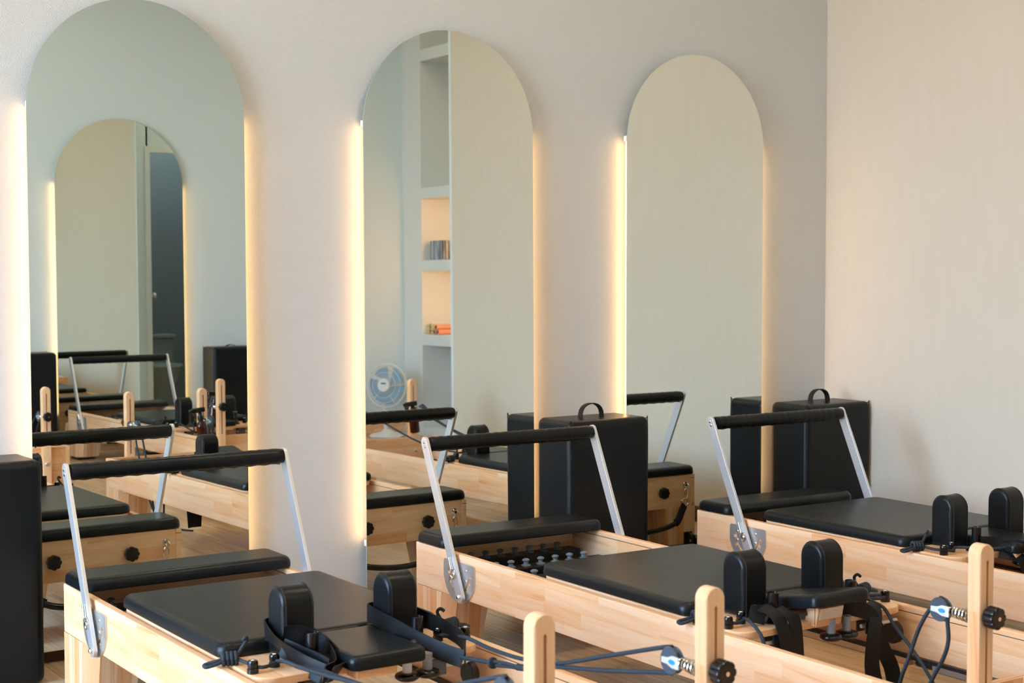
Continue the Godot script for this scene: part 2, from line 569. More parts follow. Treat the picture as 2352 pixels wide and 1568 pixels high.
func room() -> void:
	# floor: slab and separate planks
	var b := MB.new()
	b.box(Vector3(LEFT - 0.1, -0.12, -0.135), Vector3(5.6, -0.005, FRONT + 0.1), 0.0005)
	var floor_node := obj("floor", b.mesh(30, 2, Vector2.ZERO, Vector2(0.79, 5.2)), M.plank[3])
	struct(floor_node, "grey-brown wood-look plank floor")
	var col := 0
	var x := -1.3
	while x < 5.1:
		var z := -0.03 - fmod(col * 0.43, 1.27)
		while z < FRONT:
			var z0 := maxf(z, -0.034)
			var z1 := minf(z + 1.27, FRONT)
			if z1 - z0 > 0.05:
				var vr := rng.randi() % 4
				var key := "plank_%d_%d" % [vr, int((z1 - z0) * 1000)]
				var ln := z1 - z0
				var pm := cached(key, func(q): q.box(Vector3(0.0006, -0.012, 0.0006), Vector3(0.1894, 0, ln - 0.0006), 0.0012), 30, 2, Vector2(vr * 0.27, vr * 0.37), Vector2(0.79, 5.2))
				obj("plank", pm, M.plank[rng.randi() % M.plank.size()], floor_node, Transform3D(Basis(), Vector3(x, 0, z0)))
			z += 1.27
		x += 0.19
		col += 1
	wall("ceiling", M.ceiling, [[Vector3(LEFT - 0.1, CEIL, -0.135), Vector3(5.6, CEIL + 0.1, FRONT + 0.1)]])
	wall("wall_back", M.wall, [[Vector3(LEFT - 0.1, -0.005, -0.135), Vector3(RIGHT, CEIL, -0.045)]], "textured off-white wall behind the arched mirrors")
	wall("wall_right", M.cream, [[Vector3(RIGHT, -0.005, -0.135), Vector3(RIGHT + 0.1, CEIL, 3.47)]], "smooth cream side wall")
	wall("wall_front", M.wall_cool, [[Vector3(LEFT - 0.1, -0.005, FRONT), Vector3(5.6, CEIL, FRONT + 0.1)]], "off-white wall opposite, seen in the mirrors")
	wall("wall_return", M.wall_cool, [[Vector3(RIGHT + 0.1, 2.60, 3.4), Vector3(4.80, CEIL, 3.5)], [Vector3(4.80, -0.005, 3.4), Vector3(5.5, CEIL, 3.5)], [Vector3(RIGHT + 0.001, -0.005, 3.47), Vector3(RIGHT + 0.12, CEIL, 3.5)]], "off-white wall with the bathroom doorway")
	wall("wall_far_right", M.wall, [[Vector3(FAR, -0.005, 3.5), Vector3(FAR + 0.1, CEIL, 5.2)]])
	wall("wall_bathroom_far", M.slate, [[Vector3(RIGHT + 0.1, -0.005, 1.9), Vector3(5.5, CEIL, 2.0)]], "dark grey bathroom wall behind the toilet")
	wall("wall_bathroom_right", M.slate, [[Vector3(5.4, -0.005, 2.0), Vector3(5.5, CEIL, 3.4)]])
	wall("wall_bathroom_left", M.slate, [[Vector3(RIGHT + 0.1, -0.005, 2.0), Vector3(RIGHT + 0.13, CEIL, 3.395)]])
	# skirting boards
	var sk := MB.new()
	sk.box(Vector3(LEFT, 0, -0.045), Vector3(RIGHT, 0.085, -0.03), 0.002)
	struct(obj("baseboard_back", sk.mesh(30, 0, Vector2.ZERO, Vector2(0.9, 5.0)), M.skirt), "dark brown wood-grain skirting below the mirrors")
	sk = MB.new()
	sk.box(Vector3(LEFT, 0, FRONT - 0.012), Vector3(FAR, 0.085, FRONT), 0.002)
	struct(obj("baseboard_front", sk.mesh(30, 0, Vector2.ZERO, Vector2(0.9, 5.0)), M.wood[0]))  # pale wood colour stands in for light strip glow on this skirting
	sk = MB.new()
	sk.box(Vector3(RIGHT - 0.012, 0, -0.02), Vector3(RIGHT, 0.085, 3.47), 0.002)
	struct(obj("baseboard_right", sk.mesh(30, 2, Vector2.ZERO, Vector2(0.9, 5.0)), M.skirt))
	# window wall on the left
	var z0 := 0.05
	var z1 := 2.9
	wall("wall_left", M.wall, [[Vector3(LEFT - 0.1, -0.005, -0.045), Vector3(LEFT, CEIL, z0)], [Vector3(LEFT - 0.1, -0.005, z1), Vector3(LEFT, CEIL, FRONT)], [Vector3(LEFT - 0.1, 3.75, z0), Vector3(LEFT, CEIL, z1)], [Vector3(LEFT - 0.1, -0.005, z0), Vector3(LEFT, 0.12, z1)]])
	var wn := Node3D.new()
	wn.name = "window_1"
	add_child(wn)
	struct(wn, "wide shopfront window letting in daylight from the left")
	for i in 5:
		var zz := lerpf(z0, z1, i / 4.0)
		var fb := MB.new()
		fb.box(Vector3(LEFT - 0.075, 0.12, zz - 0.025), Vector3(LEFT - 0.015, 3.75, zz + 0.025))
		obj("mullion", fb.mesh(), M.white, wn)
		if i < 4:
			var gb := MB.new()
			gb.box(Vector3(LEFT - 0.05, 0.16, zz + 0.027), Vector3(LEFT - 0.042, 3.71, lerpf(z0, z1, (i + 1) / 4.0) - 0.027))
			obj("pane", gb.mesh(), M.glass, wn)
	for yy in [0.14, 3.73]:
		var fb := MB.new()
		fb.box(Vector3(LEFT - 0.075, yy - 0.02, z0), Vector3(LEFT - 0.015, yy + 0.02, z1))
		obj("rail", fb.mesh(), M.white, wn)
	# doorway trim and open door
	var tr := MB.new()
	tr.box(Vector3(RIGHT + 0.085, 0, 3.5), Vector3(RIGHT + 0.135, 2.64, 3.52))
	tr.box(Vector3(4.78, 0, 3.5), Vector3(4.84, 2.64, 3.52))
	tr.box(Vector3(RIGHT + 0.135, 2.58, 3.5), Vector3(4.78, 2.64, 3.52))
	struct(obj("trim_1", tr.mesh(), M.white), "white doorway trim")
	var dr := Node3D.new()
	dr.name = "door_1"
	add_child(dr)
	struct(dr, "bathroom door standing open, seen edge-on in the mirrors")
	var db := MB.new()
	db.box(Vector3(3.985, 0.01, 2.60), Vector3(4.025, 2.57, 3.385), 0.002)
	obj("leaf", db.mesh(), M.cream, dr)
	db = MB.new()
	db.xf = Transform3D(Basis(Vector3.FORWARD, PI / 2), Vector3(4.025, 1.17, 3.33))
	db.lathe([Vector2(0, 0), Vector2(0.03, 0), Vector2(0.03, 0.006), Vector2(0.011, 0.01), Vector2(0.011, 0.035), Vector2(0.026, 0.045), Vector2(0.03, 0.06), Vector2(0.022, 0.073), Vector2(0, 0.076)], 20)
	obj("knob", db.mesh(50), M.steel, dr)

func mirrors() -> void:
	var p := 1.2964
	var tilt := [[0.0044, 0.004], [0.0008, 0.0054], [-0.0013, -0.0008]]
	var lab := ["tall arched mirror at left, showing another arched mirror and doorway", "middle arched mirror, showing shelves and a fan", "right arched mirror, nearest the cream wall"]
	for k in 3:
		arched_mirror(Vector3(k * p + 0.4, 1.1, 0), 0.8, 0.0463, SPRING, tilt[k][0], -tilt[k][1], 0.304, lab[k])
	arched_mirror(Vector3(2.645, 1.1, FRONT - 0.045), 1.03, 0.05, 2.07, PI, 0.0, 0.3, "arched mirror on the opposite wall, seen inside the left mirror")

func arched_mirror(c: Vector3, w: float, y0: float, yc: float, turn: float, pitch: float, led0: float, label: String) -> void:
	var t := thing("arched_mirror", label, "mirror", c, 0.0, "arched mirrors")
	t.rotation = Vector3(pitch, turn, 0)
	var b := MB.new()
	b.prism(arch(w, y0 - c.y, yc - c.y, 48), -0.0015, 0.0, Vector3(-w / 2, 0, 0), Vector3.RIGHT, Vector3.UP)
	obj("glass", b.mesh(20), M.mirror, t)
	b = MB.new()
	b.prism(arch(w - 0.001, y0 - c.y + 0.0005, yc - c.y, 48), -0.006, -0.0016, Vector3(-w / 2 + 0.0005, 0, 0), Vector3.RIGHT, Vector3.UP)
	obj("backing", b.mesh(20), M.mirror_edge, t)
	for s in [-1.0, 1.0]:
		var ex: float = s * w / 2
		b = MB.new()
		b.box(Vector3(ex - s * 0.022, led0 - c.y, -0.028), Vector3(ex - s * 0.012, yc - c.y, -0.012), 0.001)
		var strip := tag(obj("led_strip", b.mesh(), M.led, t), "warm white light strip behind the mirror edge")
		area("strip_light", strip, Vector3(ex - s * 0.010, (led0 + yc) / 2 - c.y, -0.020), Vector3(s, 0, -0.05), Vector2(0.012, yc - led0), Color(1.0, 0.73, 0.43), LED)
		for yy in [led0 - c.y - 0.012, yc - c.y + 0.012]:
			b = MB.new()
			b.box(Vector3(ex - s * 0.022, yy - 0.012, -0.034), Vector3(ex - s * 0.006, yy + 0.012, -0.010), 0.001)
			obj("end_cap", b.mesh(), M.plastic, t)

const LED := 0.085

# ------------------------------------------------------------------ reformer
func mirror_poly(poly: Array, mu: bool, mv: bool) -> PackedVector2Array:
	var o := PackedVector2Array()
	for q in poly:
		o.append(Vector2(W - q[0] if mu else q[0], LEN - q[1] if mv else q[1]))
	return o

func leg_mesh(mu: bool, mv: bool) -> Mesh:
	return cached("leg%s%s" % [mu, mv], func(b):
		var top := mirror_poly([[0, 0], [0, 0.185], [0.045, 0.225], [0.19, 0.225], [0.19, 0]], mu, mv)
		var bot := mirror_poly([[0, 0], [0, 0.165], [0.042, 0.20], [0.162, 0.20], [0.162, 0]], mu, mv)
		var cw := Geometry2D.is_polygon_clockwise(top)
		var n := top.size()
		for i in n:
			var j := (i + 1) % n
			var a0 := Vector3(bot[i].x, 0.022, bot[i].y)
			var a1 := Vector3(bot[j].x, 0.022, bot[j].y)
			var c0 := Vector3(top[i].x, 0.206, top[i].y)
			var c1 := Vector3(top[j].x, 0.206, top[j].y)
			if cw: b.quad(a0, a1, c1, c0)
			else: b.quad(a1, a0, c0, c1)
		for i in range(1, n - 1):
			var d := [Vector3(bot[0].x, 0.022, bot[0].y), Vector3(bot[i].x, 0.022, bot[i].y), Vector3(bot[i + 1].x, 0.022, bot[i + 1].y)]
			if cw: b.tri(d[0], d[2], d[1])
			else: b.tri(d[0], d[1], d[2]), 20, 1)

func plate_mesh() -> Mesh:
	# quadrant plate in (v, y) with a curved, notched slot; 5 mm thick
	return cached("plate", func(b):
		var C := Vector2(0.316, 0.295)
		var n := 120
		var r1 := 0.062
		var r2 := 0.0715
		var r3 := 0.083
		var rout := func(a: float) -> float:
			var d := Vector2(cos(a), sin(a))
			var best := 1.0
			if d.x > 1e-4: best = minf(best, 0.103 / d.x)
			if d.x < -1e-4: best = minf(best, 0.105 / -d.x)
			if d.y > 1e-4: best = minf(best, 0.041 / d.y)
			if d.y < 0: best = minf(best, 0.105 if d.y < -0.3 else best)
			return minf(best, 0.108)
		var solid := func(ring: int, i: int) -> bool:
			var a := 360.0 * i / n
			if ring == 1: return not ((a >= 171 and a < 255) or (a >= 285 and a < 372 - 3))
			if ring == 2:
				for q in [180, 207, 234, 291, 312, 333, 354]:
					if a >= q and a < q + 7: return false
			return true
		for i in n:
			var a := TAU * i / n
			var a2 := TAU * (i + 1) / n
			var ra := [0.0, r1, r2, r3, maxf(rout.call(a), 0.04)]
			var rb := [0.0, r1, r2, r3, maxf(rout.call(a2), 0.04)]
			for q in range(1, 4):
				ra[q] = minf(ra[q], ra[4] - 0.0001 * (4 - q))
				rb[q] = minf(rb[q], rb[4] - 0.0001 * (4 - q))
			for r in 4:
				if not solid.call(r, i): continue
				var P := func(rr: float, aa: float, u: float) -> Vector3: return Vector3(u, C.y + rr * sin(aa), C.x + rr * cos(aa))
				var f := [P.call(ra[r], a, -0.006), P.call(ra[r + 1], a, -0.006), P.call(rb[r + 1], a2, -0.006), P.call(rb[r], a2, -0.006)]
				var k := [P.call(ra[r], a, -0.0002), P.call(ra[r + 1], a, -0.0002), P.call(rb[r + 1], a2, -0.0002), P.call(rb[r], a2, -0.0002)]
				b.quad(f[0], f[1], f[2], f[3])
				b.quad(k[3], k[2], k[1], k[0])
				if r == 3 or not solid.call(r + 1, i): b.quad(f[2], f[1], k[1], k[2])
				if r > 0 and not solid.call(r - 1, i): b.quad(f[0], f[3], k[3], k[0])
				if not solid.call(r, (i + n - 1) % n): b.quad(f[1], f[0], k[0], k[1])
				if not solid.call(r, (i + 1) % n): b.quad(f[3], f[2], k[2], k[3]), 25)

const ARM0 := Vector2(0.353, 0.220)   # pivot (v, y)
const ARM1 := Vector2(0.109, 0.742)   # top (v, y)

func arm_mesh() -> Mesh:
	return cached("arm", func(b):
		var d := (ARM1 - ARM0).normalized()
		var nn := Vector2(-d.y, d.x)
		var p := PackedVector2Array()
		for i in 9: 
			var a := PI * i / 8.0
			p.append(ARM1 + nn * cos(a) * 0.0205 + d * sin(a) * 0.0205)
		for i in 9:
			var a := PI + PI * i / 8.0
			p.append(ARM0 + nn * cos(a) * 0.0205 + d * sin(a) * 0.0205)
		b.prism(p, 0.0, 0.012, Vector3.ZERO, Vector3.BACK, Vector3.UP, 0.0012), 25)

func reformer(o: Dictionary) -> void:
	var t := thing("pilates_reformer", o.label, "reformer", o.at, o.turn, "wooden pilates reformers")
	var wd: Material = M.wood[0]
	var we: Material = M.wood[1]
	obj("side_rail", cached("rail_l", func(b): b.box(Vector3(0, 0.205, 0), Vector3(0.0245, H, LEN), 0.004, 2), 35, 2, Vector2(0.1, 0.02)), wd, t)
	obj("side_rail", cached("rail_r", func(b): b.box(Vector3(W - 0.0245, 0.205, 0), Vector3(W, H, LEN), 0.004, 2), 35, 2, Vector2(0.43, 0.31)), wd, t)
	for s in [0.0245, W - 0.0245 - 0.016]:
		obj("track", cached("track%d" % int(s * 100), func(b): b.box(Vector3(s, 0.208, 0.03), Vector3(s + 0.016, 0.219, LEN - 0.03), 0.001)), M.black, t)
	var fp := obj("foot_end_panel", cached("panel_f", func(b): b.box(Vector3(0.0245, 0.205, 0.0015), Vector3(W - 0.0245, H - 0.001, 0.0255), 0.002), 35, 0, Vector2(0.2, 0.6)), we, t)
	for u in [0.209, 0.51]:
		obj("knob", cached("fknob", func(b):
			b.prism(lobes(0.0285), 0.008, 0.03, Vector3.ZERO, Vector3.LEFT, Vector3.UP, 0.004)
			b.cyl(Vector3(0, 0, 0), Vector3(0, 0, -0.01), 0.013)), M.black, fp, Transform3D(Basis(), Vector3(u, 0.284, 0.0015)))
	for u in [0.064, 0.655]:
		obj("eye_bolt", cached("eye", func(b):
			b.cyl(Vector3(0, 0, 0), Vector3(0, 0, -0.004), 0.013, 20)
			b.torus(Vector3(0, -0.004, -0.014), Vector3(1, 0, 0.3).normalized(), 0.011, 0.003)), M.chrome, fp, Transform3D(Basis(), Vector3(u, 0.314, 0.0015)))
	var hp := obj("head_end_panel", cached("panel_h", func(b): b.box(Vector3(0.0245, 0.205, LEN - 0.0255), Vector3(W - 0.0245, H - 0.001, LEN - 0.0015), 0.002), 35, 0, Vector2(0.7, 0.1)), we, t)
	for u in [0.145, W - 0.145]:
		obj("bolt", cached("hbolt", func(b): b.lathe([Vector2(0, 0), Vector2(0.012, 0), Vector2(0.01, 0.004), Vector2(0, 0.006)], 16), 60), M.chrome, hp, Transform3D(Basis(Vector3.RIGHT, -PI / 2), Vector3(u, 0.28, LEN - 0.0255)))
	for mu in [false, true]:
		for mv in [false, true]:
			var lg := obj("leg", leg_mesh(mu, mv), we, t)
			var px := 0.015 if not mu else W - 0.015 - 0.13
			var pz := 0.012 if not mv else LEN - 0.012 - 0.15
			obj("foot_pad", cached("pad%s%s" % [mu, mv], func(b): b.box(Vector3(px, 0, pz), Vector3(px + 0.13, 0.0225, pz + 0.15), 0.003)), M.black, lg)
		# transport wheel at the foot end
		var bu := 0.05 if not mu else W - 0.05
		var br := obj("wheel_bracket", cached("wbr%s" % mu, func(b):
			b.prism(PackedVector2Array([Vector2(-0.052, 0.025), Vector2(0.0, 0.018), Vector2(0.0, 0.082), Vector2(-0.02, 0.082), Vector2(-0.052, 0.055)]), -0.003, 0.003, Vector3(bu, 0, 0), Vector3.BACK, Vector3.UP)
			b.box(Vector3(bu - 0.02, 0.02, -0.004), Vector3(bu + 0.03, 0.08, 0.0005), 0.001)), M.black, t)
		obj("wheel", cached("whl%s" % mu, func(b): b.cyl(Vector3(bu + 0.006, 0.042, -0.036), Vector3(bu + 0.028, 0.042, -0.036), 0.03, 24, 0.005)), M.gloss, br)
		obj("axle", cached("axl%s" % mu, func(b): b.cyl(Vector3(bu - 0.008, 0.042, -0.036), Vector3(bu + 0.034, 0.042, -0.036), 0.006, 12)), M.chrome, br)
	obj("standing_platform", cached("platform", func(b): b.slab(rrect(-0.002, -0.007, W + 0.002, 0.2, 0.036, 8), 0.3645, 0.405, 0.024, 0.005), 40), M.leather, t)
	# ---- footbar
	var bar := obj("footbar", cached("bar", func(b):
		var path := PackedVector3Array()
		var rr := []
		for i in 61:
			var u := lerpf(-0.008, W + 0.002, i / 60.0)
			path.append(Vector3(u, 0.735, 0.112))
			rr.append(0.0262 + 0.0007 * sin(i * 1.9) + 0.0005 * sin(i * 3.7))
		rr[0] = 0.0235
		rr[60] = 0.0235
		b.tube(path, rr, 28), 50), M.leather, t)
	obj("seam", cached("barseam", func(b):
		var path := PackedVector3Array()
		for i in 90:
			var u := lerpf(0.0, W - 0.004, i / 89.0)
			path.append(Vector3(u, 0.7085 + 0.0012 * sin(i * 0.9), 0.110 + 0.0015 * sin(i * 0.5)))
		b.tube(path, 0.0016, 5), 50), M.seam, bar)
	for sd in [0, 1]:
		var off := -0.027 if sd == 0 else W + 0.0035
		var sgn := -1.0 if sd == 0 else 1.0
		var outer := off if sd == 0 else off + 0.012
		obj("arm", arm_mesh(), M.alu, bar, Transform3D(Basis(), Vector3(off + 0.012, 0, 0)))
		for q in [["pivot_bolt", ARM0.x, ARM0.y, 0.0095, 0.009], ["bolt", 0.1115, 0.7425, 0.0062, 0.003], ["bolt", 0.1185, 0.728, 0.0062, 0.003], ["pin", 0.318, 0.296, 0.010, 0.008]]:
			obj(q[0], cached("hw_%s" % q[0], func(b): b.lathe([Vector2(0, 0), Vector2(q[3], 0), Vector2(q[3] * 0.95, q[4] * 0.6), Vector2(q[3] * 0.5, q[4]), Vector2(0, q[4])], 16), 40), M.chrome, bar, Transform3D(Basis(Vector3.FORWARD, PI / 2 * sgn), Vector3(outer, q[2], q[1])))
		obj("lock_spring", cached("hw_spring", func(b): b.cyl(Vector3(0, 0.352, 0.292), Vector3(0, 0.312, 0.310), 0.0052, 12, 0.001)), M.chrome, bar, Transform3D(Basis(), Vector3(outer + sgn * 0.005, 0, 0)))
		obj("lock_ring", cached("hw_ring", func(b): b.torus(Vector3(0, 0.296, 0.318), Vector3.RIGHT, 0.013, 0.002, 20, 6, 1.3)), M.chrome, bar, Transform3D(Basis(), Vector3(outer + sgn * 0.004, 0, 0)))
		obj("quadrant_plate", plate_mesh(), M.steel, bar, Transform3D(Basis(), Vector3(0, 0, 0)) if sd == 0 else Transform3D(Basis.from_scale(Vector3(-1, 1, 1)), Vector3(W, 0, 0)))
		for q in [[0.258, 0.31], [0.258, 0.275], [0.364, 0.312], [0.364, 0.276]]:
			obj("plate_screw", cached("pscrew", func(b): b.lathe([Vector2(0, 0), Vector2(0.0062, 0), Vector2(0.0045, 0.002), Vector2(0, 0.0024)], 12), 50), M.chrome, bar, Transform3D(Basis(Vector3.FORWARD, PI / 2 * sgn), Vector3(-0.006 if sd == 0 else W + 0.006, q[1], q[0])))
	# ---- spring bars
	obj("spring_tray", cached("tray", func(b): b.box(Vector3(0.045, 0.212, 0.03), Vector3(W - 0.045, 0.226, 0.52), 0.001)), M.black, t)
	for i in 3:
		var v: float = [0.062, 0.255, 0.425][i]
		var sb := obj("spring_bar", cached("sbar%d" % i, func(b): b.box(Vector3(0.042, 0.226, v - 0.033), Vector3(W - 0.042, 0.282 - 0.004 * i, v + 0.037), 0.002)), M.black, t)
		for k in 8:
			obj("peg", cached("peg", func(b): b.lathe([Vector2(0, 0), Vector2(0.0175, 0), Vector2(0.0175, 0.004), Vector2(0.0095, 0.007), Vector2(0.0085, 0.015), Vector2(0.0135, 0.019), Vector2(0.0135, 0.023), Vector2(0.008, 0.027), Vector2(0, 0.028)], 18), 50), M.peg, sb, Transform3D(Basis(), Vector3(0.135 + 0.0655 * k - 0.012 * i, 0.282 - 0.004 * i, v)))
	# ---- carriage
	var cv: float = o.cv
	var car := obj("carriage", cached("carbase", func(b): b.slab(rrect(0.033, 0.003, W - 0.033, 0.985, 0.05, 7), 0.345, 0.3665, 0.004, 0.003), 35, 2, Vector2(0.3, 0.2)), M.wood[0], t, Transform3D(Basis(), Vector3(0, 0, cv)))
	obj("pad", cached("carpad", func(b): b.slab(rrect(0.028, 0.0, W - 0.028, 0.758, 0.04, 8), 0.3685, 0.4065, 0.023, 0.005), 40), M.leather, car)
	for mu in [false, true]:
		var u0 := 0.158 if not mu else W - 0.251
		obj("shoulder_rest", cached("srest%s" % mu, func(b):
			var p := arch(0.098, 0.369, 0.503, 16)
			b.layers(p, [[0.014, 0.0], [0.007, 0.002], [0.002, 0.007], [0, 0.014], [0, 0.079], [0.002, 0.086], [0.007, 0.091], [0.014, 0.093]], Vector3(u0 + 0.093, 0, 0.76), Vector3.BACK, Vector3.UP), 45), M.leather, car)
		for uu in [u0 + 0.010, u0 + 0.083]:
			obj("seam", cached("srseam", func(b):
				var path := PackedVector3Array([Vector3(0, 0.372, 0.858)])
				for i in 17:
					var a := PI * i / 16.0
					path.append(Vector3(0, 0.503 + 0.0487 * sin(a), 0.809 + 0.0487 * cos(a)))
				path.append(Vector3(0, 0.372, 0.76))
				b.tube(path, 0.0017, 6), 50), M.seam, car, Transform3D(Basis(), Vector3(uu, 0, 0)))
		var tu := 0.205 if not mu else W - 0.205
		obj("handle_tube", cached("htube%s" % mu, func(b):
			b.xf = Transform3D(Basis(), Vector3(tu, 0.3665, 0.928))
			b.lathe([Vector2(0, 0), Vector2(0.036, 0), Vector2(0.036, 0.004), Vector2(0.022, 0.022), Vector2(0.0165, 0.028), Vector2(0.0165, 0.084), Vector2(0.0135, 0.085), Vector2(0.013, 0.081), Vector2(0, 0.081)], 24), 35), M.gloss, car)
		for q in [[0.047, 0.917], [0.118, 0.890]]:
			var cu: float = q[0] if not mu else W - q[0]
			obj("rope_cleat", cached("cleat", func(b): b.lathe([Vector2(0, 0), Vector2(0.0145, 0), Vector2(0.0145, 0.011), Vector2(0.0115, 0.013), Vector2(0.013, 0.016), Vector2(0.0135, 0.027), Vector2(0.0115, 0.032), Vector2(0.005, 0.033), Vector2(0, 0.032)], 18), 35), M.gloss, car, Transform3D(Basis(), Vector3(cu, 0.3665, q[1])))
			obj("screw", cached("cscrew", func(b): b.lathe([Vector2(0, 0), Vector2(0.0065, 0), Vector2(0.005, 0.002), Vector2(0, 0.0025)], 12), 50), M.chrome, car, Transform3D(Basis(), Vector3(cu, 0.3995, q[1])))
		obj("rope_knot", cached("knot%s" % mu, func(b):
			var c0 := Vector3(0.03 if not mu else W - 0.03, 0.383, 0.812)
			var ax := Vector3(0.9 if not mu else -0.9, 0.0, 0.3).normalized()
			for i in 4:
				b.torus(c0 + ax * (i - 1.5) * 0.0105, (ax + Vector3(0.12, 0.1, 0)).normalized(), 0.0125, 0.0055, 18, 8, 1.15)
			var s := -1.0 if not mu else 1.0
			b.tube(curve([c0 + ax * -0.012, c0 + Vector3(s * 0.03, -0.004, -0.01), c0 + Vector3(s * 0.058, -0.012, -0.022), c0 + Vector3(s * 0.062, -0.014, -0.004), c0 + Vector3(s * 0.035, -0.008, 0.004), c0]), 0.0048, 8)
			b.tube(curve([c0 + ax * 0.014, c0 + Vector3(-s * 0.032, 0.02, 0.0), c0 + Vector3(-s * 0.045, 0.042, 0.004), c0 + Vector3(-s * 0.040, 0.052, 0.012), c0 + Vector3(-s * 0.030, 0.045, 0.016)]), 0.0048, 8)
			b.tube(curve([c0 + ax * 0.015, c0 + Vector3(-s * 0.03, -0.006, 0.05), Vector3(0.047 if not mu else W - 0.047, 0.382, 0.9), Vector3(0.07 if not mu else W - 0.07, 0.381, 0.93), Vector3(0.118 if not mu else W - 0.118, 0.381, 0.905)]), 0.005, 8), 50), M.rope, car)
	# headrest, hinged at its pad side
	var hinge := Transform3D(Basis(), Vector3(0, 0.369, 0.775)) * Transform3D(Basis(Vector3.RIGHT, -float(o.tilt)), Vector3.ZERO) * Transform3D(Basis(), Vector3(0, -0.369, -0.775))
	obj("headrest", cached("headrest", func(b): b.slab(PackedVector2Array(rrect(0.25, 0.763, 0.469, 1.066, 0.026, 7)), 0.369, 0.4065, 0.018, 0.005), 40), M.leather, car, hinge)
	if o.tilt > 0.0:
		var prop := obj("headrest_prop", cached("prop", func(b):
			b.prism(PackedVector2Array([Vector2(0.0, 0.0), Vector2(0.03, 0.0), Vector2(0.042, 0.055), Vector2(0.016, 0.066), Vector2(-0.008, 0.045), Vector2(-0.002, 0.03), Vector2(-0.012, 0.025), Vector2(-0.012, 0.012), Vector2(0.0, 0.012)]), 0.0, 0.10, Vector3(0.40, 0.352, 0.972), Vector3.BACK, Vector3.UP, 0.0015), 25, 0), M.wood[1], car)
		obj("prop_plate", cached("propplate", func(b):
			b.xf = Transform3D(Basis(Vector3.RIGHT, 0.0), Vector3(0.30, 0.352, 0.972))
			b.prism(PackedVector2Array([Vector2(0.0345, 0.022), Vector2(0.0372, 0.0214), Vector2(0.0444, 0.0543), Vector2(0.0417, 0.055)]), -0.095, -0.008, Vector3.ZERO, Vector3.BACK, Vector3.UP)), M.alu, prop)
	else:
		obj("headrest_prop", cached("prop_flat", func(b): b.box(Vector3(0.27, 0.345, 0.99), Vector3(0.385, 0.3675, 1.05), 0.002), 35, 0), M.wood[1], car)
	for k in 2:
		var du := (0.443 if o.style == 1 else 0.365) + 0.062 * k
		obj("bumper_stem", cached("bstem%d" % int(du * 1000), func(b): b.cyl(Vector3(du, 0.325, 0.998), Vector3(du, 0.369, 0.998), 0.0125, 16)), M.plastic if k == 0 and o.style == 1 else M.grey, car)
		obj("bumper", cached("bump%d" % int(du * 1000), func(b):
			b.xf = Transform3D(Basis(), Vector3(du, 0.311, 0.998))
			b.lathe([Vector2(0, -0.004), Vector2(0.024, -0.004), Vector2(0.032, 0.002), Vector2(0.033, 0.007), Vector2(0.030, 0.013), Vector2(0.022, 0.016), Vector2(0, 0.017)], 24), 50), M.gloss, car)
	for mu in [false, true]:
		var bu2 := 0.52 if mu else 0.155
		obj("wheel_fork", cached("fork%s" % mu, func(b):
			b.box(Vector3(bu2, 0.30, 0.945), Vector3(bu2 + 0.05, 0.345, 0.949), 0.0005)
			b.box(Vector3(bu2, 0.30, 0.981), Vector3(bu2 + 0.05, 0.345, 0.985), 0.0005)
			b.box(Vector3(bu2, 0.341, 0.945), Vector3(bu2 + 0.05, 0.345, 0.985), 0.0005)), M.dark_metal, car)
		var wu := W - 0.075 if mu else 0.05
		obj("carriage_wheel", cached("cwheel%s" % mu, func(b): b.cyl(Vector3(wu, 0.285, 0.965), Vector3(wu + 0.024, 0.285, 0.965), 0.034, 24, 0.004)), M.black, car)
		obj("axle", cached("caxle%s" % mu, func(b): b.cyl(Vector3(minf(wu, bu2), 0.32, 0.965), Vector3(maxf(wu + 0.024, bu2 + 0.05), 0.32, 0.965), 0.006, 10)), M.plastic, car)
	# ---- riser posts with pulleys
	for mu in [false, true]:
		var u0 := 0.119 if not mu else W - 0.170
		var post := obj("riser_post", cached("post", func(b):
			for h in 2:
				var p := PackedVector2Array()
				var kp := PackedByteArray()
				var s := 1.0 if h == 1 else -1.0
				for q in [[0.0, 0.10, 1], [0.0, 0.375, 1], [0.0035, 0.378, 1], [0.0035, 0.676, 1], [0.0, 0.68, 1]]:
					p.append(Vector2(s * q[0], q[1])); kp.append(1)
				for i in 13:
					var a := PI / 2 * (1.0 - i / 12.0)
					p.append(Vector2(s * 0.0255 * cos(a), 0.6915 + 0.0255 * sin(a)))
					kp.append(2 if i == 0 else 0)
				p.append(Vector2(s * 0.0255, 0.10)); kp.append(0)
				b.prism(p, 0.0, 0.039, Vector3(0.0255, 0, LEN + 0.0005), Vector3.RIGHT, Vector3.UP, 0.005, kp), 40, 1, Vector2(0.5, 0.4)), wd, t, Transform3D(Basis(), Vector3(u0, 0, 0)))
		obj("bolt", cached("pbolt", func(b): b.lathe([Vector2(0, 0), Vector2(0.014, 0), Vector2(0.012, 0.005), Vector2(0, 0.008)], 16), 60), M.chrome, post, Transform3D(Basis(Vector3.RIGHT, PI / 2), Vector3(0.0255, 0.27, LEN + 0.0395)))
		obj("knob", cached("pknob", func(b):
			b.prism(lobes(0.0275, 8, 0.14), 0.006, 0.036, Vector3.ZERO, Vector3.RIGHT, Vector3.UP, 0.004)
			b.cyl(Vector3.ZERO, Vector3(0, 0, 0.008), 0.017)), M.gloss, post, Transform3D(Basis(), Vector3(0.0255, 0.545, LEN + 0.0395)))
		obj("knob_screw", cached("pkscrew", func(b): b.cyl(Vector3(0.0255, 0.545, LEN + 0.074), Vector3(0.0255, 0.545, LEN + 0.0775), 0.005, 12)), M.chrome, post)
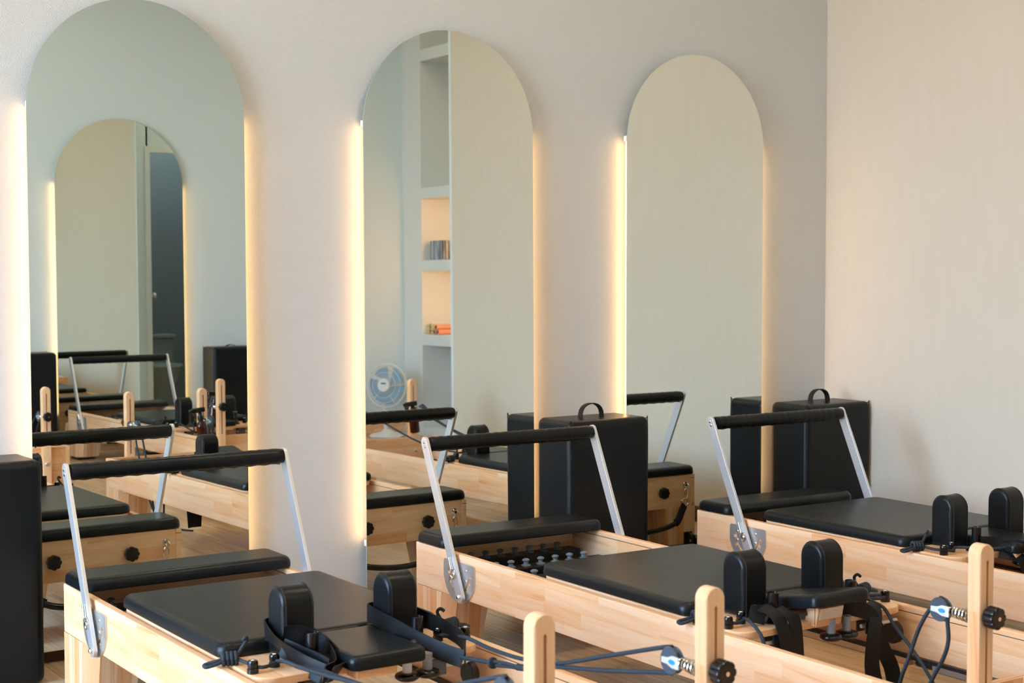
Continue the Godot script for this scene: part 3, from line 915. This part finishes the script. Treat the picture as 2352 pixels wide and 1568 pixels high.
		var pu := obj("pulley", cached("sheave", func(b):
			b.xf = Transform3D(Basis(Vector3.FORWARD, PI / 2), Vector3(0.0255 - 0.009, 0.536, LEN - 0.10))
			b.lathe([Vector2(0, 0), Vector2(0.029, 0), Vector2(0.030, 0.003), Vector2(0.0235, 0.009), Vector2(0.030, 0.015), Vector2(0.029, 0.018), Vector2(0, 0.018)], 28), 30), M.pulley, t, Transform3D(Basis(), Vector3(u0, 0, 0)))
		obj("cheek", cached("cheek", func(b):
			for uu in [0.0255 - 0.0125, 0.0255 + 0.0095]:
				b.prism(PackedVector2Array([Vector2(-0.022, -0.006), Vector2(-0.004, -0.007), Vector2(0.012, -0.013), Vector2(0.034, -0.013), Vector2(0.034, 0.013), Vector2(0.012, 0.013), Vector2(-0.004, 0.007), Vector2(-0.022, 0.006)]), 0.0, 0.003, Vector3(uu + 0.003, 0.536, LEN - 0.10), Vector3.BACK, Vector3.UP, 0.0005), 30), M.alu, pu)
		for uu in [0.0255 - 0.0125, 0.0255 + 0.0129]:
			obj("badge", cached("badge%d" % int(uu * 1000), func(b):
				var e := PackedVector2Array()
				for i in 20: e.append(Vector2(0.011 * cos(TAU * i / 20) + 0.013, 0.0055 * sin(TAU * i / 20)))
				b.prism(e, 0.0, 0.0004, Vector3(uu, 0.536, LEN - 0.10), Vector3.BACK, Vector3.UP)), M.blue, pu)
		obj("spring", cached("pspring", func(b):
			var path := PackedVector3Array()
			for i in 97:
				var a := TAU * 6 * i / 96.0
				var rr := lerpf(0.010, 0.017, i / 96.0)
				path.append(Vector3(0.0255 + rr * cos(a), 0.536 + rr * sin(a), LEN - 0.072 + 0.068 * i / 96.0))
			b.tube(path, 0.0021, 6), 50), M.chrome, pu)
		obj("eye", cached("peye", func(b):
			b.cyl(Vector3(0.0255, 0.536, LEN - 0.075), Vector3(0.0255, 0.536, LEN), 0.004, 10)
			b.cyl(Vector3(0.0255, 0.536, LEN - 0.006), Vector3(0.0255, 0.536, LEN), 0.020, 20)), M.black, pu)
	ropes(t, o)

func web(t: Node3D, called: String, pts: Array, acr: Array, w := 0.042, th := 0.0035) -> void:
	var b := MB.new()
	b.ribbon(curve(pts, 8), curve(acr, 8), w, th)
	obj(called, b.mesh(60), M.web, t)

func rope(t: Node3D, pts: Array, r := 0.0052) -> void:
	var b := MB.new()
	b.tube(curve(pts, 8), r, 9)
	obj("rope", b.mesh(60), M.rope, t)

func ropes(t: Node3D, o: Dictionary) -> void:
	var cv: float = o.cv
	var uL := 0.1445
	var uR := W - 0.1445
	var U := Vector3.UP
	if o.style == 1:
		# right side: rope runs up to the pulley and back to the strap
		rope(t, [Vector3(W - 0.118, 0.383, cv + 0.90), Vector3(W - 0.10, 0.392, cv + 0.96), Vector3(0.60, 0.404, 1.503), Vector3(0.585, 0.406, 1.63), Vector3(uR, 0.416, 1.79), Vector3(uR, 0.437, 1.934), Vector3(uR, 0.499, 2.137), Vector3(uR, 0.556, 2.322), Vector3(uR, 0.5645, LEN - 0.10)])
		rope(t, [Vector3(uR, 0.5075, LEN - 0.10), Vector3(uR, 0.503, 2.33), Vector3(uR, 0.464, 2.137), Vector3(uR, 0.428, 1.934), Vector3(uR, 0.398, 1.80)])
		var b := MB.new()
		b.tube(curve([Vector3(uR, 0.398, 1.81), Vector3(uR, 0.3905, 1.765)]), 0.0085, 10)
		b.tube(curve([Vector3(uR, 0.392, 1.77), Vector3(uR - 0.004, 0.391, 1.72), Vector3(uR - 0.003, 0.384, 1.665)]), 0.0045, 8)
		b.tube(curve([Vector3(uR, 0.389, 1.77), Vector3(uR + 0.004, 0.381, 1.72), Vector3(uR + 0.003, 0.372, 1.665)]), 0.0045, 8)
		b.cyl(Vector3(uR, 0.3755, 1.648), Vector3(uR, 0.3775, 1.658), 0.015, 16, 0.003)
		b.tube(curve([Vector3(uR, 0.376, 1.65), Vector3(uR - 0.004, 0.372, 1.60), Vector3(uR - 0.008, 0.366, 1.545), Vector3(uR - 0.01, 0.36, 1.50)]), 0.006, 8)
		obj("rope_splice", b.mesh(50), M.rope, t)
		var s1 := cv + 0.76
		web(t, "hand_strap", [Vector3(0.565, 0.36, 1.525), Vector3(0.535, 0.373, 1.45), Vector3(0.495, 0.40, 1.375), Vector3(0.462, 0.425, s1 + 0.11), Vector3(0.459, 0.432, s1 + 0.04), Vector3(0.463, 0.436, s1 - 0.012), Vector3(0.515, 0.434, s1 - 0.022), Vector3(0.567, 0.43, s1 - 0.01), Vector3(0.585, 0.42, s1 + 0.06), Vector3(0.607, 0.405, s1 + 0.15), Vector3(0.615, 0.39, s1 + 0.22), Vector3(0.60, 0.375, 1.48), Vector3(0.568, 0.36, 1.53)], [Vector3(0.3, 0.8, 0), Vector3(0.3, 0.9, 0), U, U, U, U, U, U, U, U, U, U, Vector3(0, 0.9, 0)], 0.046)
		# left side: slack rope and a heap of strap round the tube
		rope(t, [Vector3(0.118, 0.383, cv + 0.90), Vector3(0.125, 0.39, cv + 0.95), Vector3(0.14, 0.385, 1.46), Vector3(0.147, 0.40, 1.65), Vector3(uL, 0.44, 1.95), Vector3(uL, 0.556, 2.322), Vector3(uL, 0.5645, LEN - 0.10)])
		rope(t, [Vector3(uL, 0.5075, LEN - 0.10), Vector3(uL, 0.49, 2.25), Vector3(0.16, 0.42, 1.9), Vector3(0.18, 0.385, 1.6), Vector3(0.19, 0.375, 1.47)])
		web(t, "hand_strap", [Vector3(0.19, 0.365, 1.47), Vector3(0.16, 0.385, 1.40), Vector3(0.150, 0.41, s1 + 0.09), Vector3(0.150, 0.428, s1 + 0.02), Vector3(0.162, 0.432, s1 - 0.014), Vector3(0.21, 0.43, s1 - 0.02), Vector3(0.256, 0.42, s1 + 0.0), Vector3(0.26, 0.405, s1 + 0.10), Vector3(0.255, 0.39, s1 + 0.17), Vector3(0.225, 0.372, 1.45), Vector3(0.19, 0.365, 1.475)], [Vector3(0.4, 0.8, 0), U, Vector3(-0.4, 0.8, 0.2), Vector3(-0.2, 1, 0), U, U, U, U, U, Vector3(0.4, 0.8, 0), Vector3(0.4, 0.8, 0)], 0.05)
		web(t, "strap_fold", [Vector3(0.155, 0.44, s1 + 0.104), Vector3(0.195, 0.435, s1 + 0.12), Vector3(0.24, 0.415, s1 + 0.135), Vector3(0.262, 0.385, s1 + 0.19), Vector3(0.245, 0.37, s1 + 0.25), Vector3(0.20, 0.366, s1 + 0.28)], [Vector3(-0.5, 0.8, 0.2), Vector3(0.1, 1, 0), U, U, Vector3(0.5, 0.6, 0), Vector3(0.6, 0.5, 0)], 0.05)
		web(t, "strap_fold", [Vector3(0.15, 0.405, s1 + 0.105), Vector3(0.175, 0.395, s1 + 0.15), Vector3(0.195, 0.385, s1 + 0.20), Vector3(0.21, 0.375, s1 + 0.25)], [Vector3(0.5, 0.7, 0.2), U, U, U], 0.05)
	elif o.style == 2:
		rope(t, [Vector3(0.118, 0.383, cv + 0.90), Vector3(0.10, 0.384, cv + 0.95), Vector3(0.085, 0.372, 1.765), Vector3(0.075, 0.345, 1.80), Vector3(0.08, 0.24, 1.84), Vector3(0.10, 0.09, 1.90), Vector3(0.14, 0.012, 2.02), Vector3(0.16, 0.05, 2.15), Vector3(0.15, 0.20, 2.195), Vector3(0.148, 0.32, 2.2245), Vector3(0.146, 0.392, 2.255), Vector3(uL, 0.4765, 2.29), Vector3(uL, 0.535, 2.327), Vector3(uL, 0.5645, LEN - 0.10)])
		rope(t, [Vector3(uL, 0.5645, LEN - 0.10), Vector3(uL, 0.545, LEN - 0.076), Vector3(uL, 0.51, 2.3789), Vector3(uL, 0.463, 2.382), Vector3(uL, 0.416, 2.367), Vector3(uL, 0.344, 2.327), Vector3(0.15, 0.2, 2.26), Vector3(0.17, 0.06, 2.16), Vector3(0.22, 0.012, 2.03), Vector3(0.26, 0.012, 1.90)])
		rope(t, [Vector3(W - 0.118, 0.383, cv + 0.90), Vector3(0.60, 0.378, 1.70), Vector3(0.595, 0.366, 1.755), Vector3(0.59, 0.322, 1.80), Vector3(0.58, 0.285, 1.862), Vector3(0.565, 0.207, 1.96), Vector3(0.55, 0.07, 2.08), Vector3(0.55, 0.012, 2.2), Vector3(0.56, 0.12, 2.31), Vector3(uR, 0.4, 2.35), Vector3(uR, 0.53, LEN - 0.13), Vector3(uR, 0.5645, LEN - 0.10)])
		# straps hanging from the tubes
		web(t, "hand_strap", [Vector3(0.13, 0.375, 1.71), Vector3(0.15, 0.415, 1.70), Vector3(0.163, 0.405, 1.745), Vector3(0.178, 0.365, 1.765), Vector3(0.19, 0.28, 1.775), Vector3(0.20, 0.13, 1.78), Vector3(0.21, 0.05, 1.79)], [Vector3(0.8, 0.3, 0.2), Vector3(0.8, 0.2, 0.3), Vector3.RIGHT, Vector3.RIGHT, Vector3.RIGHT, Vector3.RIGHT, Vector3.RIGHT], 0.045)
		web(t, "hand_strap", [Vector3(0.205, 0.41, 1.715), Vector3(0.213, 0.395, 1.755), Vector3(0.225, 0.37, 1.765), Vector3(0.233, 0.285, 1.768), Vector3(0.235, 0.13, 1.775), Vector3(0.235, 0.05, 1.785)], [Vector3.RIGHT, Vector3.RIGHT, Vector3.RIGHT, Vector3.RIGHT, Vector3.RIGHT, Vector3.RIGHT], 0.045)
		web(t, "hand_strap", [Vector3(0.42, 0.385, 1.735), Vector3(0.46, 0.385, 1.755), Vector3(0.515, 0.365, 1.765), Vector3(0.545, 0.32, 1.77), Vector3(0.575, 0.25, 1.77), Vector3(0.605, 0.19, 1.775), Vector3(0.612, 0.12, 1.78), Vector3(0.57, 0.11, 1.785), Vector3(0.53, 0.155, 1.785), Vector3(0.515, 0.22, 1.782), Vector3(0.525, 0.31, 1.78), Vector3(0.55, 0.37, 1.76), Vector3(0.545, 0.385, 1.73)], [Vector3(0.3, 0.5, 0.6), Vector3(0.5, 0.7, 0.3), Vector3(0.7, 0.7, 0), Vector3(0.9, 0.4, 0.2), Vector3(0.9, 0.3, 0.3), Vector3(0.6, 0.1, 0.8), Vector3(0.5, 0.3, 0.8), Vector3(0.3, 0.2, 0.9), Vector3(0.6, 0.2, 0.8), Vector3(0.9, 0, 0.4), Vector3(1, 0, 0.2), Vector3(1, 0, 0), Vector3(1, 0, 0)], 0.045)
	elif o.style == 3:
		rope(t, [Vector3(0.118, 0.383, cv + 0.90), Vector3(0.14, 0.388, cv + 0.95), Vector3(0.2, 0.386, cv + 1.0), Vector3(0.3, 0.384, cv + 1.05), Vector3(0.33, 0.36, cv + 1.2), Vector3(0.25, 0.40, cv + 1.5), Vector3(uL, 0.556, 2.322), Vector3(uL, 0.5645, LEN - 0.10)])
		rope(t, [Vector3(W - 0.118, 0.383, cv + 0.90), Vector3(W - 0.13, 0.39, cv + 1.0), Vector3(W - 0.15, 0.375, cv + 1.2), Vector3(uR, 0.46, 2.1), Vector3(uR, 0.556, 2.322), Vector3(uR, 0.5645, LEN - 0.10)])
		rope(t, [Vector3(uR, 0.5075, LEN - 0.10), Vector3(uR, 0.48, 2.2), Vector3(W - 0.17, 0.40, 1.8), Vector3(W - 0.2, 0.37, 1.5)])
		web(t, "hand_strap", [Vector3(0.195, 0.40, cv + 0.955), Vector3(0.25, 0.396, cv + 0.985), Vector3(0.32, 0.388, cv + 1.08), Vector3(0.37, 0.38, cv + 1.13), Vector3(0.46, 0.37, cv + 1.10), Vector3(0.50, 0.36, cv + 1.06)], [U, U, U, Vector3(0.3, 0.8, 0), Vector3(0.4, 0.6, 0.3), Vector3(0.4, 0.6, 0.3)], 0.046)
		web(t, "hand_strap", [Vector3(0.24, 0.37, cv + 1.0), Vector3(0.29, 0.345, cv + 1.06), Vector3(0.31, 0.25, cv + 1.08), Vector3(0.36, 0.20, cv + 1.10), Vector3(0.42, 0.26, cv + 1.08), Vector3(0.44, 0.355, cv + 1.02)], [Vector3(0.6, 0.6, 0.3), Vector3(0.9, 0.3, 0), Vector3(0.9, 0.2, 0.4), Vector3(0.3, 0.2, 0.9), Vector3(0.8, 0.1, 0.4), Vector3.RIGHT], 0.046)
	else:
		for u in [uL, uR]:
			var s := 1.0 if u == uL else -1.0
			rope(t, [Vector3(u - s * 0.027, 0.383, cv + 0.90), Vector3(u - s * 0.02, 0.39, cv + 0.96), Vector3(u, 0.36, cv + 1.12), Vector3(u, 0.42, LEN - 0.4), Vector3(u, 0.556, 2.322), Vector3(u, 0.5645, LEN - 0.10)])
			rope(t, [Vector3(u, 0.5075, LEN - 0.10), Vector3(u, 0.44, LEN - 0.16), Vector3(u + s * 0.01, 0.25, LEN - 0.19), Vector3(u + s * 0.03, 0.08, LEN - 0.28), Vector3(u + s * 0.05, 0.012, LEN - 0.42)])

# ------------------------------------------------------------------ things standing in the room
func sitting_box(at: Vector3, h: float, label: String, handle := true) -> void:
	var t := thing("sitting_box", label, "padded box", at, 0.0, "upright black sitting boxes")
	var w := 0.42
	var d := 0.243
	obj("body", cached("sbox%d" % int(h * 1000), func(b): b.box(Vector3(0, 0, 0), Vector3(w, h, d), 0.028, 5), 40), M.leather, t)
	obj("piping", cached("sboxpipe%d" % int(h * 1000), func(b):
		for x in [0.009, w - 0.009]:
			b.tube(curve([Vector3(x, 0.03, d - 0.0085), Vector3(x, h * 0.5, d - 0.0085), Vector3(x, h - 0.03, d - 0.0085), Vector3(x, h - 0.0085, d - 0.03), Vector3(x, h - 0.0085, 0.03)], 10), 0.0022, 6), 60), M.seam, t)
	if handle:
		obj("handle", cached("shandle", func(b):
			var path := PackedVector3Array()
			var ac := PackedVector3Array()
			for i in 25:
				var a := PI * i / 24.0
				path.append(Vector3(w * 0.47 - 0.056 * cos(a), h - 0.004 + 0.062 * pow(sin(a), 0.7), d * 0.5))
				ac.append(Vector3(0, 0.05, 1))
			b.ribbon(path, ac, 0.028, 0.004), 60), M.web, t)

func boxes() -> void:
	sitting_box(Vector3(-0.455, 0, -0.005), 0.745, "black padded box at the left edge, cut off by the frame", false)
	sitting_box(Vector3(2.1095, 0, -0.002), 0.745, "black padded box with a handle between the middle and right mirrors")
	sitting_box(Vector3(3.4244, 0, 0.022), 0.745, "black padded box with a handle against the cream wall corner")
	sitting_box(Vector3(3.30, 0, 6.10), 0.79, "black padded box with a handle seen at right in the left mirror")
	sitting_box(Vector3(1.625, 0, 6.10), 0.79, "black padded box seen at left in the left mirror", false)

func foot_strap(k: int, at: Vector3, turn: float) -> void:
	var lab := ["black foot strap hung under the left reformer's foot end", "black foot strap hung under the middle reformer's foot end", "black foot strap hung under the right reformer's foot end"]
	var t := thing("foot_strap", lab[k], "strap", at, turn, "foot straps on the reformer ends")
	for s in [0, 1]:
		var e := 0.655 if s == 1 else 0.064
		var d := -1.0 if s == 1 else 1.0
		obj("carabiner", cached("carab%d" % s, func(b): b.torus(Vector3(e + d * 0.006, 0.272, -0.016), Vector3(0.2, 0, 1).normalized(), 0.0095, 0.0026, 24, 7, 2.6)), M.chrome, t)
		obj("ring", cached("ring%d" % s, func(b): b.torus(Vector3(e + d * 0.018, 0.229, -0.02), Vector3(0.1, 0, 1).normalized(), 0.0195, 0.0024, 28, 7)), M.chrome, t)
		obj("webbing", cached("fweb%d" % s, func(b):
			var p := curve([Vector3(e + d * 0.022, 0.218, -0.022), Vector3(e + d * 0.045, 0.19, -0.03), Vector3(e + d * 0.075, 0.155, -0.042), Vector3(e + d * 0.10, 0.14, -0.05)], 8)
			var ac := PackedVector3Array()
			for i in p.size(): ac.append(Vector3(0.75, 0.5 * -d * -1.0, 0.15) if true else Vector3.UP)
			b.ribbon(p, ac, 0.036, 0.012), 60), M.web, t)
	obj("handle", cached("ftube", func(b):
		b.tube(curve([Vector3(0.157, 0.143, -0.05), Vector3(0.20, 0.128, -0.055), Vector3(0.28, 0.117, -0.06), Vector3(0.36, 0.113, -0.06), Vector3(0.45, 0.119, -0.058), Vector3(0.52, 0.13, -0.054), Vector3(0.562, 0.143, -0.05)], 8), 0.0125, 12), 60), M.gloss, t)

func spray_bottle(at: Vector3, lean: float, label: String) -> void:
	var t := thing("spray_bottle", label, "bottle", at, 0.0, "amber spray bottles hung on the posts")
	t.rotation.z = lean
	obj("bottle", cached("sb_body", func(b): b.lathe([Vector2(0, 0), Vector2(0.026, 0), Vector2(0.03, 0.005), Vector2(0.03, 0.085), Vector2(0.026, 0.1), Vector2(0.013, 0.115), Vector2(0.013, 0.125), Vector2(0, 0.125)], 24), 50), M.amber, t)
	obj("sprayer", cached("sb_head", func(b):
		b.lathe([Vector2(0, 0.12), Vector2(0.0165, 0.12), Vector2(0.0165, 0.142), Vector2(0.011, 0.15), Vector2(0.011, 0.17), Vector2(0, 0.17)], 18)
		b.box(Vector3(-0.05, 0.165, -0.012), Vector3(0.03, 0.192, 0.012), 0.006, 2)
		b.cyl(Vector3(-0.062, 0.18, 0), Vector3(-0.048, 0.18, 0), 0.008, 12, 0.001)
		b.tube(curve([Vector3(-0.03, 0.168, 0), Vector3(-0.036, 0.145, 0), Vector3(-0.045, 0.122, 0)]), 0.005, 8)), M.gloss, t)

func fan(at: Vector3) -> void:
	var t := thing("electric_fan", "white table fan with translucent blades, seen in the middle mirror", "fan", at)
	var c := Vector3(0, 0.437, 0)
	obj("base", cached("fan_base", func(b): b.lathe([Vector2(0, 0), Vector2(0.15, 0), Vector2(0.155, 0.01), Vector2(0.14, 0.024), Vector2(0.06, 0.04), Vector2(0.03, 0.06), Vector2(0, 0.06)], 32), 40), M.plastic, t)
	obj("column", cached("fan_col", func(b): b.cyl(Vector3(0, 0.05, 0.02), Vector3(0, 0.38, 0.05), 0.02, 16)), M.plastic, t)
	var turn := Transform3D(Basis(Vector3.UP, 1.0) * Basis(Vector3.RIGHT, 0.1), c)
	obj("motor", cached("fan_motor", func(b): b.cyl(Vector3(0, 0, 0.02), Vector3(0, 0, 0.14), 0.055, 24, 0.015), 40), M.plastic, t, turn)
	for s in [-1, 1]:
		obj("guard", cached("fan_guard%d" % s, func(b):
			var z0 := -0.055 if s < 0 else 0.05
			for R in [0.186, 0.15, 0.108]:
				b.torus(Vector3(0, 0, z0 * (1.0 if R < 0.15 else (0.8 if R < 0.18 else 0.1))), Vector3.BACK, R, 0.0045 if R > 0.18 else 0.002, 40, 6)
			for i in 60:
				var a := TAU * i / 60
				var q := a + 0.35
				b.tube(curve([Vector3(cos(a) * 0.05, sin(a) * 0.05, z0), Vector3(cos(a + 0.15) * 0.11, sin(a + 0.15) * 0.11, z0), Vector3(cos(q - 0.08) * 0.155, sin(q - 0.08) * 0.155, z0 * 0.8), Vector3(cos(q) * 0.186, sin(q) * 0.186, 0)], 3), 0.0013, 4, false), 60), M.plastic, t, turn)
	obj("hub_cap", cached("fan_hub", func(b): b.cyl(Vector3(0, 0, -0.063), Vector3(0, 0, -0.05), 0.056, 28, 0.003)), M.plastic, t, turn)
	obj("hub_mark", cached("fan_mark", func(b): b.box(Vector3(-0.024, 0.008, -0.0645), Vector3(0.024, 0.020, -0.063), 0.0004)), M.pulley, t, turn)
	for i in 5:
		obj("blade", cached("fan_blade", func(b):
			var inner := []
			for k in 9:
				var a := lerpf(-0.1, 0.95, k / 8.0)
				var zz := lerpf(-0.016, 0.02, k / 8.0)
				inner.append([Vector3(cos(a) * 0.03, sin(a) * 0.03, zz), Vector3(cos(a + 0.25) * 0.10, sin(a + 0.25) * 0.10, zz), Vector3(cos(a + 0.35) * 0.16, sin(a + 0.35) * 0.16, zz)])
			for k in 8:
				for r in 2:
					b.quad(inner[k][r], inner[k][r + 1], inner[k + 1][r + 1], inner[k + 1][r])
					var o := Vector3(0, 0, 0.002)
					b.quad(inner[k + 1][r] + o, inner[k + 1][r + 1] + o, inner[k][r + 1] + o, inner[k][r] + o), 60), M.fan_blade, t, turn * Transform3D(Basis(Vector3.BACK, TAU * i / 5), Vector3.ZERO))

func props() -> void:
	foot_strap(0, Vector3(-0.0234, 0, 0.3964), -0.0023)
	foot_strap(1, Vector3(1.2926, 0, 0.3927), -0.0136)
	foot_strap(2, Vector3(2.6341, 0, 0.4217), -0.0056)
	spray_bottle(Vector3(1.2926 + 0.505, 0.425, 0.3927 + 2.385), 0.12, "amber spray bottle with black trigger on the middle reformer's post")
	spray_bottle(Vector3(2.6341 + 0.525, 0.395, 0.4217 + 2.385), 0.1, "amber spray bottle on the right reformer's post, seen in the middle mirror")
	spray_bottle(Vector3(2.235, 0.44, 3.66), -0.1, "amber spray bottle on the opposite reformer's post in the left mirror")
	fan(Vector3(4.80, 0, 6.08))
	# white cable beside the fan
	var cb := MB.new()
	cb.tube(curve([Vector3(4.98, 0.006, 6.2), Vector3(4.97, 0.006, 6.05), Vector3(4.99, 0.006, 6.14), Vector3(5.03, 0.02, 6.02), Vector3(5.08, 0.006, 5.9), Vector3(5.10, 0.006, 5.7)], 8), 0.005, 8)
	tag(obj("power_cable", cb.mesh(60), M.plastic), "white power cable lying on the floor beside the fan", "cable")
	# built-in shelves at the end of the room
	var t := thing("built_in_shelf", "white built-in shelves with warm lit niches, seen in the middle mirror", "shelf", Vector3(FAR, 0, 0))
	for z in [[6.085, FRONT], [5.2, 5.27]]:
		var b := MB.new()
		b.box(Vector3(0, 0, z[0]), Vector3(0.3, CEIL, z[1]), 0.001)
		obj("stile", b.mesh(), M.white, t)
	for y in [[0.0, 0.06], [0.768, 0.863], [1.407, 1.50], [2.027, 2.119], [3.2, 3.3]]:
		var b := MB.new()
		b.box(Vector3(0, y[0], 5.27), Vector3(0.3, y[1], 6.085), 0.001)
		obj("shelf_board", b.mesh(), M.white, t)
	var bb := MB.new()
	bb.box(Vector3(0.3, 0, 5.2), Vector3(0.4, CEIL, FRONT), 0.001)
	obj("back", bb.mesh(), M.cream, t)
	for y in [[1.55, 1.98], [0.92, 1.36]]:
		bb = MB.new()
		bb.box(Vector3(0.05, y[0], 5.272), Vector3(0.06, y[1], 5.282), 0.001)
		var st := obj("led_strip", bb.mesh(), M.niche_led, t)
		area("niche_light", st, Vector3(0.08, (y[0] + y[1]) / 2, 5.29), Vector3(0.5, 0, 1), Vector2(0.02, y[1] - y[0]), Color(1.0, 0.72, 0.42), 0.35)
	var yb := MB.new()
	yb.box(Vector3(0, 0, 0), Vector3(0.12, 0.165, 0.22), 0.006, 2)
	var marble := mat(Color(1, 1, 1), 0.7)
	marble.albedo_texture = plank_image(55, Color(0.75, 0.77, 0.80), Color(0.10, 0.12, 0.16))
	tag(obj("yoga_block", yb.mesh(35, 1, Vector2.ZERO, Vector2(1.2, 5.0)), marble, null, Transform3D(Basis(), Vector3(FAR + 0.04, 1.501, 5.79))), "grey streaked foam yoga block on the upper lit shelf", "yoga block")
	var bl := mat(Color(0.86, 0.74, 0.52), 0.5)
	var pk := mat(Color(0.82, 0.56, 0.44), 0.5)
	for i in 6:
		var q := thing("massage_stick", ["lowest pale wooden stick stacked on the lower lit shelf", "second pale wooden stick of the shelf stack", "topmost pale wooden stick of the shelf stack", "pink roller lying in front on the lower lit shelf", "pink roller lying behind on the lower lit shelf", "pink roller resting on top of the other rollers"][i], "massage stick", Vector3(FAR + 0.03, 0.864, 6.07), 0.0, "sticks on the lower shelf")
		var m: Material = bl if i < 3 else pk
		var y: float = [0.016, 0.045, 0.074, 0.022, 0.022, 0.062][i]
		var z: float = [0.0, 0.0, 0.0, -0.13, -0.19, -0.16][i]
		var rr: float = 0.0145 if i < 3 else 0.022
		var sb := MB.new()
		if i < 3: sb.cyl(Vector3(0.02, y, z - 0.10), Vector3(0.02, y, z + 0.0), rr, 12, 0.003)
		else: sb.cyl(Vector3(0.0, y, z), Vector3(0.16, y, z), rr, 16, 0.003)
		obj("shaft", sb.mesh(), m, q)
		sb = MB.new()
		if i < 3: sb.cyl(Vector3(0.02, y, z - 0.06), Vector3(0.02, y, z - 0.045), rr + 0.001, 12)
		else: sb.cyl(Vector3(-0.001, y, z), Vector3(0.004, y, z), rr * 0.6, 16)
		obj("band", sb.mesh(), M.black, q)
	# toilet in the dim bathroom, its dimness put into a grey colour
	t = thing("toilet", "white toilet coloured grey for the dim bathroom behind the open door", "toilet", Vector3(4.46, 0, 2.02))
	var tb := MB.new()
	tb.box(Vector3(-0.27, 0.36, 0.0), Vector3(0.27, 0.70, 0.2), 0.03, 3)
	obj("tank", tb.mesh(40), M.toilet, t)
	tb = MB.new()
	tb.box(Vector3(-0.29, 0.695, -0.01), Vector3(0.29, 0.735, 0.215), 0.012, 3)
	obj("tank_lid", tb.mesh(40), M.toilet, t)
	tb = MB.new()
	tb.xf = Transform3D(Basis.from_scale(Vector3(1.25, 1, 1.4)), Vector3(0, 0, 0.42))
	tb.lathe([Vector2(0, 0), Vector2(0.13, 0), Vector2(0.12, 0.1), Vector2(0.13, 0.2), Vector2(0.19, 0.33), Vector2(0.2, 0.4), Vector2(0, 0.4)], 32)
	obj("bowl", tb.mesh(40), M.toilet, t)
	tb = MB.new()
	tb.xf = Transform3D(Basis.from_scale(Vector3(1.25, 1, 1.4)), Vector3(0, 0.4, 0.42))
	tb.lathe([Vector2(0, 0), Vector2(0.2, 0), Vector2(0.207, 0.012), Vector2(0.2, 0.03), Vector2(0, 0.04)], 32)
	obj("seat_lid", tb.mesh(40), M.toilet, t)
	t = thing("added_bathroom_lamp", "added round ceiling lamp, unseen, brightening the dim bathroom", "lamp", Vector3(4.6, CEIL, 2.7))  # lamp added out of view so the doorway does not go black
	tb = MB.new()
	tb.lathe([Vector2(0, -0.05), Vector2(0.12, -0.045), Vector2(0.14, -0.02), Vector2(0.14, 0), Vector2(0, 0)], 28)
	obj("shade", tb.mesh(40), M.lamp, t)
	area("bathroom_fill_light", t, Vector3(0, -0.055, 0), Vector3.DOWN, Vector2(0.24, 0.24), Color(0.92, 0.96, 1.0), 4.0)
	# two boards lying on edge between the middle and right reformers
	for i in 2:
		var z: Array = [[0.95, 1.69], [1.79, 2.55]][i]
		var q := thing("jump_board", ["brown wooden board on edge on the floor, left of the dark gap", "grey wooden board on edge on the floor behind the riser post"][i], "board", Vector3(2.50, 0, 0), 0.0, "boards between the reformers")
		var jb := MB.new()
		jb.box(Vector3(0, 0, z[0]), Vector3(0.022, 0.14, z[1]), 0.004, 2)
		obj("board", jb.mesh(35, 2, Vector2.ZERO, Vector2(0.79, 5.2)), M.board if i == 0 else M.grey, q)
		jb = MB.new()
		jb.cyl(Vector3(-0.001, 0.07, z[0] + (0.64 if i == 0 else 0.19)), Vector3(0.004, 0.07, z[0] + (0.64 if i == 0 else 0.19)), 0.011, 16)  # black disc in place of a hole, its dark put into colour
		obj("hole_disc", jb.mesh(), M.black, q)
	var bg := MB.new()
	bg.box(Vector3(2.515, 0, 1.70), Vector3(2.60, 0.13, 1.785), 0.01, 2)  # plain black block filling the gap between the boards
	tag(obj("black_block", bg.mesh(), M.black), "small plain black block on the floor between two boards", "block")
